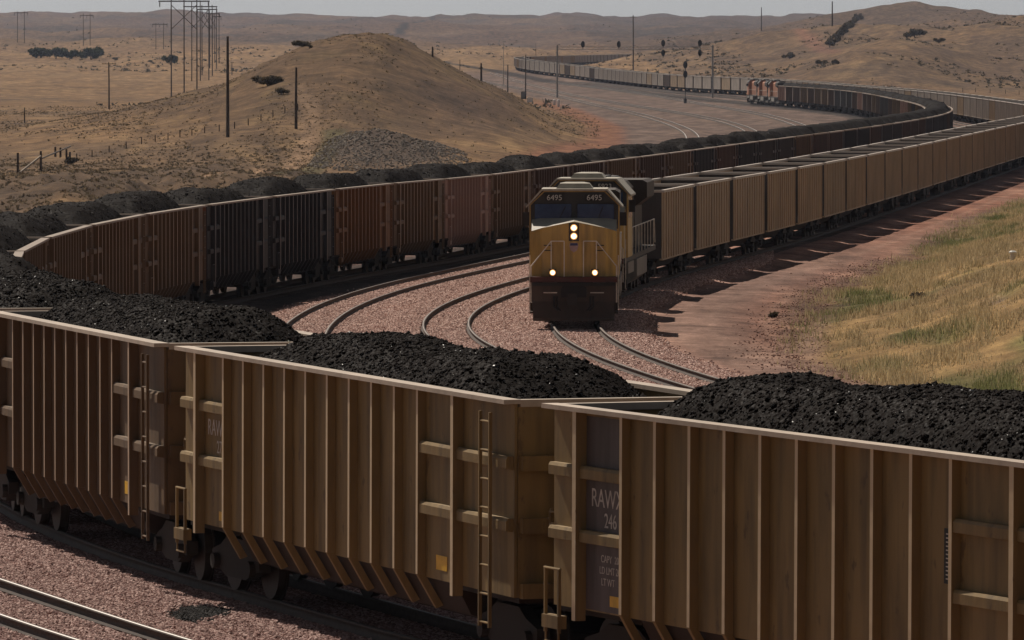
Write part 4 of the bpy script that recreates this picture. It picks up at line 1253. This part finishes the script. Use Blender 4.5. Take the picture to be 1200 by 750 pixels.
gr = sm(.16, .58, fbm(x / 2.6, D / 14., 63, 4) + .22 * (1 - sm(1, 4, x - ft)) + rng.normal(0, .12, len(x)))
cg = lerp(np.zeros((len(x), 3)) + C_(.56, .45, .27), C_(.24, .25, .11), gr) * rng.uniform(.65, 1.25, (len(x), 1))
hh = (.10 + .22 * sm(-.2, .5, clump)) * rng.uniform(.5, 1.4, len(x))
V, F, Cc = blades(x, D, zg, hh, .022, cg, .7)
me = fast_mesh('bank_grass', V, F, M_LEAF); set_col(me, Cc)
tag(put('bank_grass', me), 'dry and green grass on the bank at the right', 'grass', kind='stuff')

# short sage and grass tufts over the prairie, the mound and the brushy bank
def tufts(xs, Ds, size, colr, leaves=14):
    n_ = len(xs); zz = terrain(xs, Ds)
    P_ = np.repeat(np.stack([xs, Ds, zz], 1), leaves, 0); S_ = np.repeat(size, leaves)
    d = rng.normal(0, 1, (n_ * leaves, 3)); d[:, 2] = np.abs(d[:, 2]) * .8; d /= np.linalg.norm(d, axis=1)[:, None] + 1e-6
    c = P_ + d * (S_ * rng.uniform(.25, 1.0, n_ * leaves))[:, None] * np.array([1, 1, .75])
    t1 = rng.normal(0, 1, (n_ * leaves, 3)); t2 = rng.normal(0, 1, (n_ * leaves, 3))
    k_ = (S_ * .30)[:, None]
    V = np.stack([c + t1 * k_, c - t1 * k_ * .6 + t2 * k_ * .6, c - t2 * k_], 1).reshape(-1, 3)
    F = np.arange(len(V)).reshape(-1, 3)
    return V, F, np.repeat(np.repeat(colr, leaves, 0) * rng.uniform(.7, 1.25, (n_ * leaves, 1)), 3, 0)
def cloud(n_, d0, d1, u0, u1, logd=True):
    D = np.exp(rng.uniform(math.log(d0), math.log(d1), n_)); return rng.uniform(u0, u1, n_) * D, D
def scatter_tufts(name, label, x, D, smin, smax, ca, cb, leaves=12):
    q = terrain(x, D, True)
    inyard = (x > np.interp(D, [0, 300, 500, 817, 1000, 1300, 1700, 2200], [-30, -17, -4, 12.5, 15, 11.5, 1, -16]) - 1) & (x < np.interp(D, DG, XB) + 4) & (D < 2300)
    ok = ~((x > -13) & (x < 14) & (D > 640) & (D < 885) & (rng.uniform(0, 1, len(x)) < .85)) & (q[1] > 5.5) & (np.abs(x) < .085 * D) & ~inyard
    x, D = x[ok], D[ok]
    colr = lerp(np.zeros((len(x), 3)) + C_(*ca), C_(*cb), rng.uniform(0, 1, len(x)))
    V, F, Cc = tufts(x, D, rng.uniform(smin, smax, len(x)), colr, leaves)
    me = fast_mesh(name, V, F, M_LEAF); set_col(me, Cc)
    return tag(put(name, me), label, 'brush', kind='stuff')
x, D = cloud(9500, 360, 660, -.082, -.022)
k_ = fbm(x / 4., D / 30., 14, 4) > -.12
scatter_tufts('bank_brush', 'dead brush and weeds on the bank behind the loaded train', x[k_], D[k_], .06, .24, (.11, .088, .066), (.25, .19, .12), 12)
x, D = cloud(26000, 600, 1300, -.083, .012)
k_ = (fbm(x / 7., D / 60., 24, 4) > -.12 + rng.normal(0, .15, len(x)))
scatter_tufts('sagebrush', 'low sagebrush over the mound and the left prairie', x[k_], D[k_], .05, .22, (.085, .066, .042), (.20, .15, .09), 8)
x, D = cloud(9000, 1400, 3600, .02, .085)
k_ = (fbm(x / 16., D / 160., 34, 4) > .12)
scatter_tufts('sagebrush', 'dark sagebrush patches on the right hills', x[k_], D[k_], .3, .95, (.07, .062, .045), (.13, .105, .07), 8)
x, D = cloud(9000, 1300, 7000, -.083, .03)
k_ = (fbm(x / 40., D / 300., 44, 4) > .12)
scatter_tufts('sagebrush', 'sagebrush specks on the far flats and ridges', x[k_], D[k_], .35, 1.2, (.07, .066, .05), (.13, .11, .08), 7)

def bush(px, py, wpx, hpx, label, green=False, group=None, tree=False, cat='bush'):
    X_, D_, Z_ = cast(px, py)
    sx_ = D_ / FPX
    wd, ht = wpx * sx_, hpx * sx_
    root = tag(empty('tree' if tree else 'bush', (X_, D_, Z_)), label, cat, group)
    st = MB()
    for i in range(3):
        a = i * 2.1 + px
        st.tube([(0, 0, -.1), (.12 * wd * math.cos(a), .12 * wd * math.sin(a), ht * .4), (.25 * wd * math.cos(a), .25 * wd * math.sin(a), ht * .75)], max(.03, ht * .035), 5, max(.015, ht * .012))
    st.build('trunk' if tree else 'stem', M_BARK, root)
    nb_ = int(max(5, 4 + wpx / 5)); V_ = []; C2 = []
    per = 130
    for i in range(nb_):
        cx_ = random.uniform(-.38, .38) * wd; cy_ = random.uniform(-.3, .3) * wd; cz_ = ht * random.uniform(.32, .74)
        rx_ = wd * random.uniform(.14, .26) + .05; rz_ = ht * random.uniform(.18, .28)
        d = rng.normal(0, 1, (per, 3)); d /= np.linalg.norm(d, axis=1)[:, None]
        c = np.array([cx_, cy_, cz_]) + d * np.array([rx_, rx_, rz_]) * rng.uniform(.55, 1.0, (per, 1))
        k2 = .055 * (wd + ht) * .5 + .02
        t1 = rng.normal(0, k2, (per, 3)); t2 = rng.normal(0, k2, (per, 3))
        V_.append(np.stack([c + t1, c - t1 * .5 + t2 * .7, c - t2], 1).reshape(-1, 3))
        base = C_(.05, .062, .03) if green else C_(.115, .092, .062)
        C2.append(np.repeat(base * rng.uniform(.6, 1.4, (per, 1)), 3, 0))
    V_ = np.concatenate(V_); me = fast_mesh('crown' if tree else 'foliage', V_, np.arange(len(V_)).reshape(-1, 3), M_LEAF); set_col(me, np.concatenate(C2))
    put('crown' if tree else 'foliage', me, root)
for a in [(48, 68, 26, 13, 'leftmost grey green tree of the row on the far left flats'), (66, 69, 24, 14, 'second tree from the left in the far row'), (84, 69, 22, 11, 'third tree from the left in the far row'),
          (107, 70, 26, 16, 'rounded tree at the right end of the far row'), (200, 76, 17, 14, 'lone round tree behind the nearest power line poles')]:
    bush(*a, green=True, group='trees on the far left flats', tree=True, cat='tree')
for a in [(135, 72, 8, 5, 'small bush right of the far tree row'), (354, 55, 22, 8, 'dark bush on the left shoulder of the mound'), (363, 57, 7, 5, 'tiny dark bush just under the shoulder bush'), (314, 101, 34, 12, 'long dark bush on the left flank of the mound'),
          (330, 111, 18, 8, 'dark bush right below the long flank bush'), (1072, 45, 24, 12, 'dark rounded bush on the right hills'), (925, 69, 16, 8, 'bush at the foot of the red cut'), (962, 76, 14, 6, 'low bush left of the tan spur'),
          (978, 76, 11, 7, 'small bush beside the tan spur'), (1100, 51, 14, 7, 'bush just right of the rounded one on the right hills'), (905, 372, 10, 6, 'small weed by the haul road bend'), (1075, 352, 14, 9, 'green weed in the right bank grass'), (85, 193, 16, 10, 'dry bush beside the wooden corral')]:
    bush(*a, group='bushes')
for i in range(11):
    bush(972 + i * 3.3, 56 - i * 3.2, 13, 9, f'{ordinal(i + 1)} dark juniper from the bottom of the line climbing the right hill', group='line of junipers')

# ================================================================== poles, fences, signals
M_WOOD = plain('weathered_pole', (.085, .065, .05), .95)
M_WOODL = plain('grey_bleached_wood', (.30, .25, .20), .95)
M_GALV = plain('galvanised_mast', (.34, .33, .31), .6)
M_CER = plain('insulator', (.16, .15, .15), .5)
M_SIG = plain('signal_black', (.012, .012, .013), .6)
M_WHITE = plain('white_paint', (.75, .74, .7), .7)
M_RELAY = plain('relay_grey', (.20, .20, .19), .7)

def pole(px, ytop, ybase, label, arms=1, rad=.15, m=None, D=None, light=False):
    X_, D_, Z_ = cast(px, ybase)
    h = (ybase - ytop) * D_ / FPX
    root = tag(empty('utility_pole', (X_, D_, Z_)), label, 'pole', 'utility poles')
    MB().tube([(0, 0, -.5), (0, 0, h * .5), (.02 * h * random.uniform(-.3, .3), 0, h)], rad, 8, rad * .65).build('pole_shaft', m or M_WOOD, root)
    for a in range(arms):
        zz = h * .965 - a * 1.0
        aw = min(1.2, h * .15)
        ar = MB().box(-aw, aw, rad * .5 + .02, rad * .5 + .13, zz - .06, zz + .06).build('crossarm', m or M_WOOD, root)
        for q in (-.95, -.5, .5, .95): MB().cyl((q * aw, rad * .5 + .075, zz + .13), 'z', .045, .14, 6).build('insulator', M_CER, ar)
pole(128, 73, 128, 'wooden utility pole alone on the left prairie', 1)
pole(267, 43, 161, 'tallest dark wooden pole left of the mound', 0, .17)
pole(347, 79, 151, 'brown wooden pole on the front of the mound', 0, .15)
pole(29, 126, 144, 'short post standing on the left prairie', 0, .1)
pole(272, 73, 88, 'stub pole just right of the tallest dark pole', 1, .14)
pole(539, 70, 82, 'short pole at the right shoulder of the mound', 0, .14)
pole(564, 74, 95, 'pole left of the thin pair by the yard edge', 0, .16)
pole(595, 76, 108, 'thick dark pole at the left edge of the yard', 0, .18)
pole(590, 50, 101, 'thin tall mast behind the thick dark pole', 0, .09, M_GALV)
pole(616, 64, 116, 'dark pole beside the grey relay boxes', 0, .15)
pole(742, 18, 83, 'tall wooden pole standing inside the far bend of the empty train', 1, .22)
pole(892, 9, 36, 'wooden pole on the crest above the red cut', 0, .28)
pole(975, 2, 31, 'wooden pole on the crest beside the line of junipers', 0, .28)
pole(507, 55, 67, 'small pole on the flats behind the mound', 0, .15)
pole(628, 50, 70, 'thin pole beyond the leftmost bend of the empty train', 0, .12)
pole(424, 28, 37, 'short crossed pole on top of the mound', 1, .07)

def hframe(px, ytop, ybase, wpx, label, n_=2, brace=True):
    X_, D_, Z_ = cast(px, ybase)
    k_ = D_ / FPX; h = (ybase - ytop) * k_; w2 = wpx * k_
    root = tag(empty('transmission_tower', (X_, D_, Z_)), label, 'pylon', 'wooden transmission towers')
    xs = [0, w2] if n_ == 2 else [0, w2 / 2, w2]
    r_ = max(.16, k_ * .42)
    for q in xs:
        zb = ground_z(X_ + q, D_) - Z_
        MB().tube([(q, 0, zb - .5), (q, 0, h)], r_, 7, r_ * .75).build('pole_shaft', M_WOOD, root)
    ar = MB().box(xs[0] - w2 * .5, xs[-1] + w2 * .5, r_ + .01, r_ + .28, h * .93, h * .93 + max(.3, k_ * .6)).build('crossarm', M_WOOD, root)
    for q in (xs[0] - w2 * .45, w2 / 2, xs[-1] + w2 * .45): MB().cyl((q, r_ + .15, h * .93 - .6), 'z', .14, 1.1, 6).build('insulator', M_CER, ar)
    if brace:
        for (a, b) in ((xs[0], xs[-1]), (xs[-1], xs[0])):
            MB().tube([(a, -r_ - .08, h * .90), (b, -r_ - .08, h * .66)], r_ * .55, 5).build('brace', M_WOOD, root)
hframe(201, -6, 113, 30, 'nearest wooden transmission tower, three poles with crossed braces', 3)
hframe(225, 2, 95, 20, 'second wooden transmission tower from the camera', 3)
hframe(237, 6, 88, 12, 'third wooden transmission tower from the camera', 2)
hframe(246, 12, 80, 8, 'fourth wooden transmission tower from the camera', 2)
hframe(252, 16, 74, 5, 'farthest of the receding wooden transmission towers', 2, False)
hframe(21, 13, 50, 8, 'leftmost distant tower on the far ridge', 2, False)
hframe(98, 16, 54, 8, 'distant tower above the far tree row', 2, False)
hframe(183, 27, 58, 9, 'distant tower left of the nearest transmission tower', 2, False)

# signal bridge over the far yard tracks
Xl, Dl, Zl = cast(653, 116); Xr, Dr, Zr = cast(835, 113)
Ds_ = (Dl + Dr) / 2; Xl = (653 - 600) / FPX * Ds_; Xr = (835 - 600) / FPX * Ds_
zl, zr_ = ground_z(Xl, Ds_), ground_z(Xr, Ds_)
ks = Ds_ / FPX
ztop = CAM_H - (56.5 - HOR) * ks
root = tag(empty('signal_bridge', (Xl, Ds_, zl)), 'long steel signal bridge spanning the far yard tracks', 'signal bridge')
MB().tube([(0, 0, -.3), (0, 0, ztop - zl + .6)], .20, 8).build('mast', M_GALV, root)
MB().tube([(Xr - Xl, 0, zr_ - zl - .3), (Xr - Xl, 0, ztop - zl + .6)], .20, 8).build('mast', M_GALV, root)
t = MB(); L_ = Xr - Xl; zt0 = ztop - zl
for dz in (-.28, .28): t.box(0, L_, -.06, .06, zt0 + dz - .04, zt0 + dz + .04)
for i in range(30):
    a = L_ * i / 30; b_ = L_ * (i + 1) / 30
    t.tube([(a, .07, zt0 - .28), (b_, .07, zt0 + .28)] if i % 2 else [(a, .07, zt0 + .28), (b_, .07, zt0 - .28)], .035, 4)
t.build('truss_beam', M_GALV, root)
def signal_head(X_, D_, Z_, label, owner):
    r_ = empty('signal_head', Vector((X_, D_, Z_)) - owner.location); r_.parent = owner; r_['label'] = label
    t = MB(); sg = 14
    pr = [(.42 * math.cos(a), .72 * math.sin(a)) for a in [2 * math.pi * i / sg for i in range(sg)]]
    t.prism(pr, -.03, .03, 'y'); t.build('backing', M_SIG, r_)
    for zz in (-.38, 0, .38):
        MB().cyl((0, -.16, zz), 'y', .15, .26, 10).build('lamp_hood', M_SIG, r_)
    MB().box(-.06, .06, .031, .12, -1.0, .2).build('bracket', M_SIG, r_)
for px_, py_, lb in ((683, 52, 'leftmost single signal head on the signal bridge'), (725, 52, 'second single signal head on the signal bridge'), (777, 50.5, 'upper head of the left signal pair on the bridge'), (777, 62, 'lower head of the left signal pair on the bridge'),
                     (820, 50.5, 'upper head of the right signal pair on the bridge'), (820, 62, 'lower head of the right signal pair on the bridge')):
    signal_head((px_ - 600) * ks, Ds_ - .35, CAM_H - (py_ - HOR) * ks, lb, root)
Xs, Dsg, Zs = cast(803, 121)
zs1 = CAM_H - (76 - HOR) * Dsg / FPX; zs2 = CAM_H - (87 - HOR) * Dsg / FPX
root = tag(empty('signal_mast', (Xs, Dsg, Zs)), 'slim signal mast in front of the grey cars', 'signal mast')
MB().tube([(0, .3, -.2), (0, .3, zs1 - Zs + .6)], .07, 7).build('mast', M_SIG, root)
MB().box(-.3, .3, .38, .9, -.1, .9).build('base_box', M_RELAY, root)
signal_head(Xs, Dsg, zs1, 'upper head on the slim signal mast', root); signal_head(Xs, Dsg, zs2, 'lower head on the slim signal mast', root)

# relay boxes and two white-painted posts by the yard
def cabinet(px, py, wpx, hpx, m, label, name='relay_cabinet', cat='cabinet'):
    X_, D_, Z_ = cast(px, py); k_ = D_ / FPX; w_, h = wpx * k_, hpx * k_
    root = tag(empty(name, (X_, D_, Z_)), label, cat)
    MB().box(-w_ / 2, w_ / 2, -.5, .5, -.1, h * .86).build('body', m, root)
    MB().prism([(-w_ * .56, h * .861), (w_ * .56, h * .861), (w_ * .3, h), (-w_ * .3, h)], -.56, .56, 'y').build('roof', m, root)
    MB().box(-w_ * .38, w_ * .38, -.53, -.501, .05, h * .75).build('door', m, root)
cabinet(613, 116, 5, 9, M_RELAY, 'dark grey relay cabinet by the yard edge'); cabinet(621, 120, 7, 6, M_WHITE, 'low pale relay cabinet by the yard edge')
for px_, py_, hp_, lb in ((649.5, 123, 7, 'left of two small white tanks on red gravel'), (654.5, 125, 9, 'right of two small white tanks on red gravel')):
    X_, D_, Z_ = cast(px_, py_); k_ = D_ / FPX
    root = tag(empty('white_tank', (X_, D_, Z_)), lb, 'tank', 'white tanks')
    MB().loft([[(rr_ * math.cos(a), rr_ * math.sin(a), zz) for a in [2 * math.pi * i / 12 for i in range(12)]] for rr_, zz in ((.24, -.05), (.26, .05), (.26, hp_ * k_ * .75), (.20, hp_ * k_ * .88), (.07, hp_ * k_ * .95))]).build('vessel', M_WHITE, root)
    MB().cyl((0, 0, hp_ * k_ * .95), 'z', .06, .12, 8).build('valve', M_RELAY, root)

# wooden corral corner and the wire fence
def post(px, ytop, ybase, label, m=M_WOOD, rad=.11, grp='corral posts'):
    X_, D_, Z_ = cast(px, ybase); h = (ybase - ytop) * D_ / FPX
    o = MB().tube([(0, 0, -.3), (0, 0, h * .6), (0, .02, h)], rad, 7, rad * .85).build('fence_post', m); o.location = (X_, D_, Z_)
    return tag(o, label, 'post', grp), (X_, D_, Z_)
post(21, 179, 204, 'leftmost wooden corral post'); _, pB = post(48, 177, 201, 'corral post at the top of the leaning rail')
for px_, a, b, lb in ((65, 172, 184, 'left post of the small corral gap'), (71, 173, 184, 'middle post of the small corral gap'), (78, 175, 185, 'right post of the small corral gap'), (82, 178, 188, 'rightmost short wooden corral post')): post(px_, a, b, lb)
X1, D1, Z1 = cast(22, 204); X2, D2, Z2 = pB
h2 = 18 * D2 / FPX
o = MB().tube([(0, 0, 0.05), (X2 - X1, D2 - D1 - .2, Z2 - Z1 + h2)], .09, 7).build('leaning_rail', M_WOODL); o.location = (X1, D1 - .2, Z1); tag(o, 'pale wooden rail leaning against the corral post', 'rail')
X3, D3, Z3 = cast(83, 188)
o = MB().tube([(0, 0, 0), (X3 - X2, D3 - D2, Z3 - Z2 + .25)], .07, 7).build('corral_rail', M_WOOD); o.location = (X2, D2 - .15, Z2 + 15 * D2 / FPX); tag(o, 'dark horizontal rail of the wooden corral', 'rail')
M_POSTS = M_WOOD
FP = [(90, 188), (108, 184), (128, 179), (148, 174), (166, 169), (182, 166), (197, 164), (211, 161), (225, 159), (240, 156), (257, 154), (275, 151), (291, 147), (306, 142), (320, 137), (334, 133), (349, 130)]
last = None
for i, (a, b) in enumerate(FP):
    o, p = post(a, b - 8, b, f'{ordinal(i + 1)} thin fence post from the corral towards the mound', M_WOOD, .055, 'wire fence posts')
    if last is not None:
        for zz in (.35, .75):
            pass
    last = p
for i, (a, b) in enumerate([(1128, 83 + 25), (1143, 108), (1160, 109), (1178, 110), (1194, 111)]):
    post(a, b - 5, b, f'{ordinal(i + 1)} thin post from the left on the field behind the grey cars', M_WOOD, .07, 'field fence posts')
# small white marker in the bank grass
X_, D_, Z_ = cast(1187, 304)
root = tag(empty('marker_post', (X_, D_, Z_)), 'small white capped marker standing in the bank grass', 'marker')
MB().cyl((0, 0, .08), 'z', .10, .3, 10).build('stub', M_WHITE, root); MB().loft([[(q * math.cos(a), q * math.sin(a), zz) for a in [2 * math.pi * i / 10 for i in range(10)]] for q, zz in ((.15, .231), (.15, .28), (.08, .33))]).build('cap', M_WHITE, root)

# ================================================================== haze
m = bpy.data.materials.new('haze'); m.use_nodes = True
n = m.node_tree; n.nodes.clear()
out = n.nodes.new('ShaderNodeOutputMaterial'); pv = n.nodes.new('ShaderNodeVolumePrincipled')
pv.inputs['Color'].default_value = (.66, .76, 1.0, 1); pv.inputs['Density'].default_value = 2.8e-5
pv.inputs['Anisotropy'].default_value = 0.3
n.links.new(pv.outputs[0], out.inputs['Volume'])
hz = MB().box(-11500, 11500, -450, 9700, -4, 95).build('haze', m)
tag(hz, kind='stuff')
